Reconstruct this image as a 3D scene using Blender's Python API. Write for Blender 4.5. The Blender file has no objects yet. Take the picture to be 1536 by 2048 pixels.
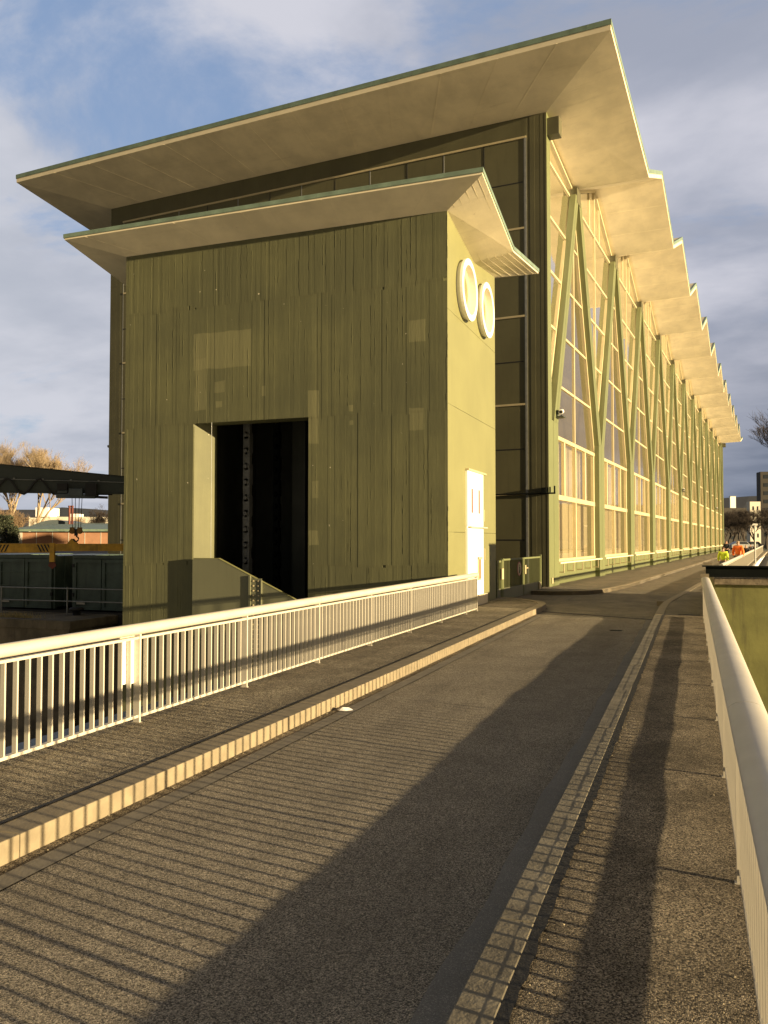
import bpy, bmesh, math, random
from mathutils import Vector, noise, Matrix
R = math.radians
random.seed(7)
scene = bpy.context.scene
# ------------------------------------------------------------------ camera
cam_d = bpy.data.cameras.new('camera'); cam = bpy.data.objects.new('camera', cam_d)
scene.collection.objects.link(cam); scene.camera = cam
cam.location = (0, 0, 1.72)
cam.rotation_euler = (R(90 + 1.936), 0, R(20.443))
cam_d.sensor_fit = 'VERTICAL'; cam_d.sensor_height = 36; cam_d.lens = 1657 / 2048 * 36
cam_d.clip_start = 0.03; cam_d.clip_end = 9000
# ------------------------------------------------------------------ sun and sky
SUN_EL = 6.05
sd = Vector((math.cos(R(-10.2)), math.sin(R(-10.2)), math.tan(R(SUN_EL)))).normalized()
sun_d = bpy.data.lights.new('sun', 'SUN'); sun = bpy.data.objects.new('sun', sun_d)
scene.collection.objects.link(sun)
sun.rotation_euler = sd.to_track_quat('Z', 'Y').to_euler()
sun_d.energy = 5.0; sun_d.angle = R(0.5); sun_d.color = (1.0, 0.76, 0.43)
scene.view_settings.view_transform = 'Standard'; scene.view_settings.look = 'None'
scene.view_settings.exposure = 1.33; scene.view_settings.gamma = 1
world = bpy.data.worlds.new('World'); scene.world = world; world.use_nodes = True

class NT:
    def __init__(s, nt): s.nt = nt; s.n = nt.nodes; s.l = nt.links
    def node(s, t, **kw):
        n = s.n.new(t)
        for k, v in kw.items():
            if k in n.inputs.keys(): n.inputs[k].default_value = v
            else: setattr(n, k, v)
        return n
    def set(s, sock, v):
        if hasattr(v, 'is_linked'): s.l.new(v, sock)
        else: sock.default_value = v
    def math(s, op, a, b=0.0, c=None, clamp=False):
        n = s.n.new('ShaderNodeMath'); n.operation = op; n.use_clamp = clamp
        s.set(n.inputs[0], a); s.set(n.inputs[1], b)
        if c is not None: s.set(n.inputs[2], c)
        return n.outputs[0]
    def mix(s, f, a, b, mode='MIX'):
        n = s.n.new('ShaderNodeMix'); n.data_type = 'RGBA'; n.blend_type = mode
        s.set(n.inputs[0], f)
        s.set(n.inputs[6], a if hasattr(a, 'is_linked') else (*a[:3], 1)); s.set(n.inputs[7], b if hasattr(b, 'is_linked') else (*b[:3], 1))
        return n.outputs[2]
    def ramp(s, f, stops):
        n = s.n.new('ShaderNodeValToRGB'); s.l.new(f, n.inputs[0]); e = n.color_ramp.elements
        while len(e) < len(stops): e.new(0.5)
        for i, (p, c) in enumerate(stops): e[i].position = p; e[i].color = (*c, 1) if len(c) == 3 else c
        return n.outputs[0]
    def noise(s, vec, scale, detail=3, rough=0.5, dist=0.0):
        n = s.n.new('ShaderNodeTexNoise'); s.l.new(vec, n.inputs['Vector']); n.inputs['Scale'].default_value = scale
        n.inputs['Detail'].default_value = detail; n.inputs['Roughness'].default_value = rough; n.inputs['Distortion'].default_value = dist
        return n.outputs[0]
    def mapping(s, vec, scale=(1, 1, 1), loc=(0, 0, 0)):
        n = s.n.new('ShaderNodeMapping'); s.l.new(vec, n.inputs[0]); n.inputs['Scale'].default_value = scale; n.inputs['Location'].default_value = loc
        return n.outputs[0]
    def remap(s, v, a, b, c=0.0, d=1.0):
        n = s.n.new('ShaderNodeMapRange'); s.l.new(v, n.inputs[0]); n.inputs[1].default_value = a; n.inputs[2].default_value = b
        n.inputs[3].default_value = c; n.inputs[4].default_value = d; n.interpolation_type = 'SMOOTHSTEP'
        return n.outputs[0]

W = NT(world.node_tree); bg = W.n['Background']
sky = W.n.new('ShaderNodeTexSky'); sky.sky_type = 'NISHITA'; sky.sun_disc = False
sky.sun_elevation = R(SUN_EL); sky.sun_rotation = math.atan2(sd.x, sd.y); sky.altitude = 250; sky.dust_density = 1.5
tc = W.n.new('ShaderNodeTexCoord'); sep = W.n.new('ShaderNodeSeparateXYZ'); W.l.new(tc.outputs['Generated'], sep.inputs[0])
den = W.math('ADD', W.math('MAXIMUM', sep.outputs[2], 0.0), 0.22)
comb = W.n.new('ShaderNodeCombineXYZ'); W.l.new(W.math('DIVIDE', sep.outputs[0], den), comb.inputs[0]); W.l.new(W.math('DIVIDE', sep.outputs[1], den), comb.inputs[1])
cv = comb.outputs[0]
n1 = W.noise(W.mapping(cv, (1.0, 1.5, 1), (3.1, 7.7, 0)), 1.5, 12, 0.60, 0.35)
n2 = W.noise(W.mapping(cv, (1, 1.3, 1), (11, 4, 2)), 1.5, 9, 0.52, 0.2)
# blue gap towards the upper left, thick cloud towards the horizon and to the right
azr = W.math('ADD', W.math('MULTIPLY', sep.outputs[0], 0.94), W.math('MULTIPLY', sep.outputs[1], 0.35))
cover = W.math('ADD', W.math('ADD', n1, 0.085), W.math('MULTIPLY', azr, 0.06))
cover = W.math('ADD', cover, W.math('MULTIPLY', W.math('SUBTRACT', 0.33, sep.outputs[2]), 0.30))
mask = W.remap(cover, 0.39, 0.58)
# Nishita is physically bright; clouds share its scale
bright = W.remap(n2, 0.36, 0.62)
ccol = W.mix(bright, (2.9, 3.15, 3.9), (5.3, 5.3, 5.9))
# cloud bank lower and further right is darker slate
low = W.remap(W.math('ADD', W.math('MULTIPLY', sep.outputs[2], -1.6), W.math('MULTIPLY', azr, 1.0)), -0.12, 0.34)
ccol = W.mix(low, ccol, W.mix(bright, (1.05, 1.3, 1.85), (2.0, 2.25, 2.9)))
wm = W.remap(azr, -0.6, 0.2, 1.0, 0.0)
ccol = W.mix(W.math('MULTIPLY', wm, 0.55), ccol, (4.9, 5.15, 5.7))
sdot = W.math('ADD', W.math('MULTIPLY', sep.outputs[0], sd.x), W.math('MULTIPLY', sep.outputs[1], sd.y))
ccol = W.mix(W.remap(sdot, 0.55, 0.98), ccol, (8.0, 5.6, 3.0))      # cloud close to the sun is lit warm
skc = W.mix(1.0, sky.outputs[0], (1.05, 1.12, 1.3), 'MULTIPLY')
skc = W.mix(0.55, skc, (2.9, 4.0, 6.3))
# unseen sky behind and overhead is darkened to cut the ambient fill
fwd = W.math('ADD', W.math('MULTIPLY', sep.outputs[0], -0.349), W.math('MULTIPLY', sep.outputs[1], 0.937))
ahead = W.math('MULTIPLY', W.remap(fwd, -0.05, 0.5), W.remap(sep.outputs[2], 0.86, 0.60))
final = W.mix(ahead, W.mix(W.remap(sdot, 0.6, 0.98), W.mix(bright, (0.95, 0.9, 0.85), (1.5, 1.4, 1.25)), (6.0, 4.2, 2.3)), W.mix(mask, skc, ccol))
W.l.new(final, bg.inputs[0]); bg.inputs[1].default_value = 0.049

# ------------------------------------------------------------------ materials
def newmat(name):
    m = bpy.data.materials.new(name); m.use_nodes = True
    t = NT(m.node_tree); b = t.n['Principled BSDF']
    tcn = t.n.new('ShaderNodeTexCoord')
    return m, t, b, tcn.outputs['Object']
def bump(t, b, h, strength, dist):
    n = t.n.new('ShaderNodeBump'); n.inputs['Strength'].default_value = strength; n.inputs['Distance'].default_value = dist
    t.l.new(h, n.inputs['Height']); t.l.new(n.outputs[0], b.inputs['Normal'])
def paint(name, col, rough=0.6, var=0.25, scale=1.5, streak=0.0, bmp=0.15, bd=0.004, bscale=40, metal=0.0, grime=None):
    m, t, b, o = newmat(name)
    n = t.noise(o, scale, 6, 0.6); f = t.remap(n, 0.25, 0.75)
    c = t.mix(f, [v * (1 - var) for v in col], [min(1, v * (1 + var)) for v in col])
    if streak:
        s = t.noise(t.mapping(o, (6, 6, 0.5)), 1.0, 5, 0.6)
        c = t.mix(t.math('MULTIPLY', t.remap(s, 0.5, 0.8), streak), c, grime or [v * 0.45 for v in col])
    t.l.new(c, b.inputs['Base Color']); b.inputs['Roughness'].default_value = rough; b.inputs['Metallic'].default_value = metal
    if bmp: bump(t, b, t.noise(o, bscale, 4, 0.6), bmp, bd)
    return m
def asphalt(name, dark, light, scale, contrast=(0.25, 0.85), bs=1.0, bd=0.006, patch=0.3, worn=None):
    m, t, b, o = newmat(name)
    v = t.n.new('ShaderNodeTexVoronoi'); t.l.new(o, v.inputs['Vector']); v.inputs['Scale'].default_value = scale
    sepc = t.n.new('ShaderNodeSeparateColor'); t.l.new(v.outputs['Color'], sepc.inputs[0])
    c = t.mix(t.remap(sepc.outputs[0], *contrast), dark, light)
    c = t.mix(t.remap(sepc.outputs[1], 0.80, 1.0), c, [min(1, x * 1.6) for x in light])
    p = t.noise(o, 1.3, 7, 0.65); p2 = t.noise(o, 9, 4, 0.6)
    pf = t.math('ADD', t.math('MULTIPLY', p, 0.7), t.math('MULTIPLY', p2, 0.3))
    c = t.mix(t.math('MULTIPLY', t.remap(pf, 0.62, 0.38), patch), c, [x * 0.5 for x in dark])
    track = t.noise(t.mapping(o, (1.6, 0.12, 1)), 1.0, 4, 0.6)
    c = t.mix(t.math('MULTIPLY', t.remap(track, 0.45, 0.72), 0.35), c, [x * 1.25 for x in dark])
    spot = t.noise(o, 0.9, 2, 0.4, 0.6); c = t.mix(t.math('MULTIPLY', t.remap(spot, 0.70, 0.78), 0.45), c, [x * 0.45 for x in dark])
    t.l.new(c, b.inputs['Base Color']); b.inputs['Roughness'].default_value = 0.9; b.inputs['Specular IOR Level'].default_value = 0.15
    h = t.math('ADD', t.math('MULTIPLY', v.outputs['Distance'], -1.0), t.math('MULTIPLY', sepc.outputs[2], 0.8))
    h2 = t.noise(o, scale * 0.35, 3, 0.6)
    bump(t, b, t.math('ADD', h, h2), bs, bd)
    return m
def boxmask(t, vx, vz, wx, wz, x0, x1, z0, z1, soft=0.012):
    a = t.math('MULTIPLY', t.remap(vx, x0 - soft, x0 + soft), t.remap(vx, x1 + soft, x1 - soft))
    c = t.math('MULTIPLY', t.remap(vz, z0 - soft, z0 + soft), t.remap(vz, z1 + soft, z1 - soft))
    return t.math('MULTIPLY', a, c)

GREEN = (0.195, 0.195, 0.085)
M = {}
M['green'] = paint('olive_paint_smooth', GREEN, 0.55, 0.08, 0.7, 0.10, 0.12, 0.003, 14)
M['green_fac'] = paint('olive_paint_facade', (0.150, 0.168, 0.074), 0.5, 0.07, 0.6, 0.06, 0.08, 0.003, 14)
M['green_dark'] = paint('olive_paint_weathered', (0.096, 0.092, 0.047), 0.65, 0.16, 0.8, 0.25, 0.3, 0.004, 25)
M['green_panel'] = paint('olive_panel_paint', (0.105, 0.100, 0.051), 0.6, 0.14, 0.5, 0.35, 0.25, 0.004, 8)
M['green_void'] = paint('shaft_shade_green', (0.05, 0.056, 0.042), 0.6, 0.3, 0.8, 0.3)  # the unlit shaft's shade is put into this dark green
def soffit_mat():
    m, t, b, o = newmat('cream_concrete'); base = (0.82, 0.735, 0.53)
    sp = t.n.new('ShaderNodeSeparateXYZ'); t.l.new(o, sp.inputs[0])
    cell = t.n.new('ShaderNodeTexWhiteNoise'); cell.noise_dimensions = '2D'
    cb = t.n.new('ShaderNodeCombineXYZ'); t.l.new(t.math('FLOOR', t.math('DIVIDE', sp.outputs[0], 1.53)), cb.inputs[0]); t.l.new(t.math('FLOOR', t.math('DIVIDE', sp.outputs[1], 2.96)), cb.inputs[1])
    t.l.new(cb.outputs[0], cell.inputs['Vector'])
    n = t.noise(o, 0.9, 7, 0.62); n2 = t.noise(o, 6, 5, 0.6); n3 = t.noise(t.mapping(o, (0.4, 3.0, 1)), 1.2, 5, 0.6)
    c = t.mix(t.remap(n, 0.3, 0.7), [v * 0.84 for v in base], [v * 1.05 for v in base])
    c = t.mix(t.math('MULTIPLY', cell.outputs[0], 0.16), c, [v * 0.55 for v in base])
    c = t.mix(t.math('MULTIPLY', t.remap(n3, 0.55, 0.78), 0.28), c, (0.42, 0.35, 0.22))
    c = t.mix(t.math('MULTIPLY', t.remap(n2, 0.66, 0.76), 0.35), c, (0.40, 0.33, 0.22))
    t.l.new(c, b.inputs['Base Color']); b.inputs['Roughness'].default_value = 0.85
    bump(t, b, t.math('ADD', t.noise(o, 20, 4, 0.6), t.noise(o, 1.1, 3, 0.5)), 0.2, 0.010); return m
M['soffit'] = soffit_mat()
M['fascia'] = paint('cream_fascia_paint', (0.74, 0.66, 0.47), 0.6, 0.06, 2)
M['copper'] = paint('green_copper_sheet', (0.16, 0.225, 0.17), 0.55, 0.22, 2.5, 0.35, 0.2)
M['cream'] = paint('cream_frame_paint', (0.50, 0.43, 0.26), 0.5, 0.08, 2, 0.15)
M['white'] = paint('white_rail_paint', (0.53, 0.50, 0.42), 0.42, 0.06, 4, 0.2, 0.1, 0.001, 60, grime=(0.40, 0.35, 0.26))
M['white_bright'] = paint('bright_white_paint', (0.86, 0.85, 0.82), 0.5, 0.03, 3)
M['kerb'] = paint('kerb_granite', (0.245, 0.205, 0.135), 0.85, 0.18, 7, 0.15, 0.7, 0.004, 60)
M['kerb_dull'] = paint('stained_kerb_stone', (0.20, 0.178, 0.13), 0.9, 0.35, 5, 0.45, 0.8, 0.005, 45, grime=(0.09, 0.08, 0.06))
M['gutter'] = asphalt('smooth_gutter_asphalt', (0.17, 0.16, 0.14), (0.24, 0.225, 0.19), 260, (0.2, 0.9), 0.25, 0.002, 0.3)
M['cobble'] = paint('gutter_slab', (0.20, 0.18, 0.14), 0.9, 0.2, 5, 0.2, 0.6, 0.004, 70)
M['tar'] = paint('black_tar_joint', (0.018, 0.018, 0.017), 0.75, 0.4, 20, 0, 1.0, 0.01, 50)
M['road'] = asphalt('road_asphalt', (0.125, 0.115, 0.096), (0.60, 0.53, 0.41), 200, (0.10, 0.95), 1.0, 0.010, 0.22)
M['pave_r'] = asphalt('pavement_asphalt_coarse', (0.080, 0.070, 0.056), (0.58, 0.49, 0.35), 175, (0.15, 0.95), 1.0, 0.011, 0.55)
M['pave_l'] = asphalt('pavement_asphalt', (0.10, 0.088, 0.07), (0.68, 0.58, 0.42), 150, (0.2, 0.95), 1.0, 0.012, 0.45)
M['asphalt_new'] = asphalt('fine_dark_asphalt', (0.095, 0.088, 0.074), (0.42, 0.37, 0.28), 190, (0.2, 0.9), 0.9, 0.007, 0.35)
M['steel_dark'] = paint('dark_green_steel', (0.007, 0.009, 0.008), 0.6, 0.25, 2, 0.2, 0.1, 0.002, 30)
M['crane'] = paint('crane_green_paint', (0.045, 0.058, 0.048), 0.5, 0.15, 2, 0.2)
M['cont'] = paint('container_green_paint', (0.075, 0.11, 0.088), 0.5, 0.25, 2, 0.5, 0.2, 0.004, 12, grime=(0.03, 0.035, 0.03))
M['black'] = paint('black_rubber', (0.015, 0.015, 0.015), 0.6, 0.3, 5)
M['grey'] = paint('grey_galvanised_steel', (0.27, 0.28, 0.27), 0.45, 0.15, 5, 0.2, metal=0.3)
M['yellow'] = paint('worn_yellow_paint', (0.55, 0.32, 0.03), 0.5, 0.3, 3, 0.6, grime=(0.12, 0.06, 0.02))
M['rusty_yellow'] = paint('dirty_rust_yellow_paint', (0.26, 0.14, 0.03), 0.7, 0.4, 6, 0.7, grime=(0.05, 0.03, 0.02))
M['plate'] = paint('blue_green_steel_plate', (0.150, 0.155, 0.095), 0.55, 0.06, 0.8, 0.25)
M['ledge'] = paint('blue_grey_ledge_paint', (0.09, 0.115, 0.125), 0.5, 0.15, 1.5, 0.2)
M['conc'] = paint('weathered_quay_concrete', (0.13, 0.11, 0.075), 0.9, 0.45, 1.2, 0.8, 1.0, 0.02, 9, grime=(0.05, 0.042, 0.03))
M['pier'] = paint('mossy_green_concrete', (0.19, 0.19, 0.06), 0.8, 0.22, 1.6, 0.75, 0.5, 0.006, 12, grime=(0.07, 0.062, 0.03))
M['pierledge'] = paint('stained_concrete_ledge', (0.19, 0.155, 0.105), 0.9, 0.5, 4, 0.6, 0.8, 0.012, 16)
M['grass'] = paint('grass', (0.07, 0.085, 0.03), 0.9, 0.5, 0.4)
M['ground'] = paint('dark_quay_ground', (0.03, 0.027, 0.022), 0.9, 0.35, 0.3, 0.0, 0.6, 0.02, 6)
M['bark'] = paint('bark', (0.36, 0.28, 0.18), 0.9, 0.3, 2)
M['bark_gold'] = paint('golden_twigs', (0.26, 0.185, 0.11), 0.9, 0.3, 2)
M['bark_dark'] = paint('dark_bark', (0.055, 0.042, 0.032), 0.9, 0.3, 2)
M['conifer'] = paint('dark_foliage', (0.035, 0.045, 0.022), 0.8, 0.5, 3)
M['brick'] = paint('orange_brick_wall', (0.36, 0.19, 0.11), 0.85, 0.2, 0.5, 0.15)
M['hill'] = paint('wooded_hill', (0.030, 0.036, 0.048), 1.0, 0.3, 0.004, 0, 0)  # blue tint in the base colour stands in for distance haze
M['pale'] = paint('pale_render', (0.62, 0.58, 0.48), 0.8, 0.06, 0.2)
M['tower_grey'] = paint('shaded_grey_render', (0.05, 0.045, 0.038), 0.85, 0.1, 0.2)  # grey darkened further, with the shade on these buildings in the colour
M['win'] = paint('dark_window', (0.03, 0.035, 0.04), 0.2, 0.2, 1, 0, 0)
M['rust'] = paint('rusty_red_steel', (0.16, 0.045, 0.03), 0.7, 0.3, 2)
M['skin'] = paint('skin', (0.52, 0.30, 0.21), 0.6, 0.08, 9, 0, 0)
M['hivis'] = paint('fluorescent_yellow_cloth', (0.72, 0.90, 0.06), 0.8, 0.08, 12, 0, 0.4, 0.01, 9)
M['orange'] = paint('orange_cloth', (0.90, 0.20, 0.03), 0.8, 0.1, 12, 0, 0.4, 0.01, 9)
M['cloth_dark'] = paint('dark_cloth', (0.022, 0.022, 0.028), 0.9, 0.3, 10, 0, 0.3, 0.01, 9)
M['cloth_grey'] = paint('grey_cloth', (0.16, 0.16, 0.18), 0.9, 0.2, 10, 0, 0.3, 0.01, 9)
M['hair'] = paint('brown_hair', (0.10, 0.045, 0.02), 0.7, 0.3, 20, 0, 0.5, 0.01, 40)
M['hair_pale'] = paint('grey_hair', (0.35, 0.28, 0.2), 0.7, 0.2, 20, 0, 0.5, 0.01, 40)
M['interior'] = paint('cream_inner_wall', (0.66, 0.58, 0.40), 0.9, 0.08, 0.5, 0, 0)
M['interior_brown'] = paint('brown_inner_pier', (0.24, 0.13, 0.055), 0.8, 0.2, 0.8, 0, 0)
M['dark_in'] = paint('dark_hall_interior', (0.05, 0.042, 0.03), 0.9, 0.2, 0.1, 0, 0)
M['sign_pink'] = paint('faded_red_sign', (0.45, 0.20, 0.20), 0.6, 0.1, 8, 0, 0)
M['paper'] = paint('crumpled_paper', (0.75, 0.74, 0.72), 0.9, 0.05, 20, 0, 0.5, 0.01, 30)

M['steel_dark'].node_tree.nodes['Principled BSDF'].inputs['Specular IOR Level'].default_value = 0.1
M['steel_dark'].node_tree.nodes['Principled BSDF'].inputs['Roughness'].default_value = 0.9
def water_mat():
    m, t, b, o = newmat('dark_canal_water')
    b.inputs['Base Color'].default_value = (0.62, 0.61, 0.56, 1); b.inputs['Metallic'].default_value = 0.9; b.inputs['Roughness'].default_value = 0.22
    bump(t, b, t.noise(t.mapping(o, (1, 2, 1)), 2.2, 4, 0.55), 0.12, 0.03); return m
M['water'] = water_mat()
def glass_mat():
    m, t, b, o = newmat('hall_window_glass')
    t.n.remove(b); out = t.n['Material Output']
    tr = t.n.new('ShaderNodeBsdfTransparent'); tr.inputs[0].default_value = (0.80, 0.80, 0.74, 1)
    gl = t.n.new('ShaderNodeBsdfGlossy'); gl.inputs['Roughness'].default_value = 0.03; gl.inputs['Color'].default_value = (0.9, 0.9, 0.88, 1)
    dif = t.n.new('ShaderNodeBsdfDiffuse'); dif.inputs['Color'].default_value = (0.45, 0.38, 0.22, 1)   # tan diffuse film, added so panes catch sun and leg shadows
    bn = t.n.new('ShaderNodeBump'); bn.inputs['Strength'].default_value = 0.12; bn.inputs['Distance'].default_value = 0.02
    t.l.new(t.noise(o, 0.9, 3, 0.5), bn.inputs['Height']); t.l.new(bn.outputs[0], gl.inputs['Normal'])
    fr = t.n.new('ShaderNodeFresnel'); fr.inputs[0].default_value = 1.55
    f = t.math('ADD', t.math('MULTIPLY', fr.outputs[0], 1.3), 0.14, clamp=True)
    m1 = t.n.new('ShaderNodeMixShader'); t.l.new(f, m1.inputs[0]); t.l.new(tr.outputs[0], m1.inputs[1]); t.l.new(gl.outputs[0], m1.inputs[2])
    m2 = t.n.new('ShaderNodeMixShader'); m2.inputs[0].default_value = 0.13
    t.l.new(m1.outputs[0], m2.inputs[1]); t.l.new(dif.outputs[0], m2.inputs[2]); t.l.new(m2.outputs[0], out.inputs[0]); return m
M['glass'] = glass_mat()
def board_mat():
    # board-marked concrete under olive paint, with touched-up rectangles of fresher paint
    m, t, b, o = newmat('board_marked_concrete')
    sp = t.n.new('ShaderNodeSeparateXYZ')
    w = t.n.new('ShaderNodeTexNoise'); t.l.new(o, w.inputs['Vector']); w.inputs['Scale'].default_value = 2.2; w.inputs['Detail'].default_value = 4
    off = t.n.new('ShaderNodeVectorMath'); off.operation = 'MULTIPLY_ADD'; t.l.new(w.outputs['Color'], off.inputs[0]); off.inputs[1].default_value = (0.07, 0.0, 0.10)
    t.l.new(o, off.inputs[2]); t.l.new(off.outputs[0], sp.inputs[0]); x, z = sp.outputs[0], sp.outputs[2]
    base = (0.112, 0.116, 0.056)
    st = t.noise(t.mapping(o, (7, 1, 0.35)), 1.0, 6, 0.65); bl = t.noise(o, 0.55, 5, 0.6)
    c = t.mix(t.remap(st, 0.25, 0.75), [v * 0.90 for v in base], [v * 1.07 for v in base])
    c = t.mix(t.remap(bl, 0.3, 0.7), t.mix(1.0, c, (0.84, 0.84, 0.86), 'MULTIPLY'), t.mix(1.0, c, (1.12, 1.1, 1.06), 'MULTIPLY'))
    light = (0.205, 0.20, 0.10)
    for (x0, x1, z0, z1, a) in ((-11.66, -10.02, 6.02, 6.93, .55), (-11.62, -11.28, 5.0, 6.3, .5), (-11.05, -10.75, 5.42, 5.70, .45), (-11.0, -10.82, 5.05, 5.2, .6),
                                (-9.72, -9.62, 5.25, 5.5, .6), (-8.48, -8.2, 4.05, 5.3, .65), (-8.36, -8.2, 2.75, 3.15, .5), (-8.44, -8.2, 1.65, 2.0, .6),
                                (-5.95, -5.55, 6.25, 6.75, .55), (-5.95, -5.6, 4.25, 4.75, .5), (-7.42, -7.32, 4.75, 4.9, .6), (-7.42, -7.32, 4.45, 4.55, .5)):
        c = t.mix(t.math('MULTIPLY', boxmask(t, x, z, 0, 0, x0, x1, z0, z1), a), c, light)
    sp2 = t.noise(o, 9, 2, 0.4); c = t.mix(t.remap(sp2, 0.765, 0.80), c, (0.5, 0.46, 0.34))
    # dark dirt along the lifts of the formwork
    for zz in (1.13, 4.63, 7.55):
        c = t.mix(t.math('MULTIPLY', boxmask(t, x, z, 0, 0, -14, -5, zz + 0.02, zz + 0.06, .03), 0.25), c, (0.09, 0.085, 0.04))
    t.l.new(c, b.inputs['Base Color']); b.inputs['Roughness'].default_value = 0.7
    bump(t, b, t.math('ADD', t.noise(t.mapping(o, (5, 5, 1.2)), 3.0, 6, 0.6), t.math('MULTIPLY', t.noise(o, 45, 3, 0.6), 0.25)), 0.3, 0.010)
    return m
M['boards'] = board_mat()

# ------------------------------------------------------------------ mesh helpers
class MB:
    def __init__(s): s.v = []; s.f = []; s.smooth = set()
    def add(s, vs, fs, sm=False):
        o = len(s.v); s.v += [tuple(p) for p in vs]
        for f in fs:
            if sm: s.smooth.add(len(s.f))
            s.f.append(tuple(i + o for i in f))
    def box(s, x0, x1, y0, y1, z0, z1):
        s.add([(x0, y0, z0), (x1, y0, z0), (x1, y1, z0), (x0, y1, z0), (x0, y0, z1), (x1, y0, z1), (x1, y1, z1), (x0, y1, z1)],
              [(0, 3, 2, 1), (4, 5, 6, 7), (0, 1, 5, 4), (1, 2, 6, 5), (2, 3, 7, 6), (3, 0, 4, 7)]); return s
    def obox(s, a, b, w, h, up=(0, 0, 1)):      # bar from a to b, w sideways, h along up
        a = Vector(a); b = Vector(b); d = (b - a).normalized(); u = Vector(up); sdv = d.cross(u)
        if sdv.length < 1e-4: sdv = d.cross(Vector((1, 0, 0)))
        sdv.normalize(); u = sdv.cross(d).normalized(); sdv *= w / 2; u *= h / 2
        s.add([a - sdv - u, a + sdv - u, a + sdv + u, a - sdv + u, b - sdv - u, b + sdv - u, b + sdv + u, b - sdv + u],
              [(0, 3, 2, 1), (4, 5, 6, 7), (0, 1, 5, 4), (1, 2, 6, 5), (2, 3, 7, 6), (3, 0, 4, 7)]); return s
    def prism_x(s, poly, x0, x1):               # poly of (y,z), extruded in x
        n = len(poly); area = sum(poly[i][0] * poly[(i + 1) % n][1] - poly[(i + 1) % n][0] * poly[i][1] for i in range(n))
        if area < 0: poly = poly[::-1]
        vs = [(x0, y, z) for y, z in poly] + [(x1, y, z) for y, z in poly]
        s.add(vs, [tuple(range(n))[::-1], tuple(range(n, 2 * n))] + [(i, (i + 1) % n, n + (i + 1) % n, n + i) for i in range(n)]); return s
    def prism_y(s, poly, y0, y1):               # poly of (x,z)
        n = len(poly); area = sum(poly[i][0] * poly[(i + 1) % n][1] - poly[(i + 1) % n][0] * poly[i][1] for i in range(n))
        if area < 0: poly = poly[::-1]
        vs = [(x, y0, z) for x, z in poly] + [(x, y1, z) for x, z in poly]
        s.add(vs, [tuple(range(n)), tuple(range(n, 2 * n))[::-1]] + [((i + 1) % n, i, n + i, n + (i + 1) % n) for i in range(n)]); return s
    def prism_z(s, poly, z0, z1):
        n = len(poly); area = sum(poly[i][0] * poly[(i + 1) % n][1] - poly[(i + 1) % n][0] * poly[i][1] for i in range(n))
        if area < 0: poly = poly[::-1]
        vs = [(x, y, z0) for x, y in poly] + [(x, y, z1) for x, y in poly]
        s.add(vs, [tuple(range(n))[::-1], tuple(range(n, 2 * n))] + [(i, (i + 1) % n, n + (i + 1) % n, n + i) for i in range(n)]); return s
    def tube(s, pts, rad, n=8, cap=True, ry=None):
        pts = [Vector(p) for p in pts]; rads = rad if isinstance(rad, (list, tuple)) else [rad] * len(pts)
        vs = []; 
        for i, p in enumerate(pts):
            d = (pts[min(i + 1, len(pts) - 1)] - pts[max(i - 1, 0)]).normalized()
            up = Vector((0, 0, 1)) if abs(d.z) < 0.95 else Vector((1, 0, 0))
            a = d.cross(up).normalized(); b = a.cross(d).normalized()
            for k in range(n):
                t = 2 * math.pi * k / n
                vs.append(p + a * math.cos(t) * rads[i] + b * math.sin(t) * (rads[i] if ry is None else ry))
        fs = []
        for i in range(len(pts) - 1):
            for k in range(n):
                k2 = (k + 1) % n; fs.append((i * n + k, i * n + k2, (i + 1) * n + k2, (i + 1) * n + k))
        s.add(vs, fs, True)
        if cap:
            s.add(vs[:n], [tuple(range(n))[::-1]]); s.add(vs[-n:], [tuple(range(n))])
        return s
    def quad(s, *p): s.add(p, [tuple(range(len(p)))]); return s
    def build(s, name, mat, parent=None, bevel=0.0, recalc=False):
        me = bpy.data.meshes.new(name); me.from_pydata(s.v, [], s.f); me.materials.append(M[mat] if isinstance(mat, str) else mat)
        for i in s.smooth: me.polygons[i].use_smooth = True
        if recalc:
            bm = bmesh.new(); bm.from_mesh(me); bmesh.ops.recalc_face_normals(bm, faces=bm.faces); bm.to_mesh(me); bm.free()
        me.update(); o = bpy.data.objects.new(name, me); scene.collection.objects.link(o)
        if parent: o.parent = parent
        if bevel: md = o.modifiers.new('bevel', 'BEVEL'); md.width = bevel; md.segments = 2; md.limit_method = 'ANGLE'
        return o
def thing(name, label, cat, loc=(0, 0, 0), rz=0.0, group=None):
    o = bpy.data.objects.new(name, None); scene.collection.objects.link(o); o.location = loc; o.rotation_euler = (0, 0, rz)
    o['label'] = label; o['category'] = cat
    if group: o['group'] = group
    return o
def tag(o, label, cat, group=None):
    o['label'] = label; o['category'] = cat
    if group: o['group'] = group
    return o
def struct(o): o['kind'] = 'structure'; return o
def copy_tree(o, parent=None):
    c = o.copy(); scene.collection.objects.link(c)
    if parent: c.parent = parent
    for ch in list(o.children): copy_tree(ch, c)
    return c

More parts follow.
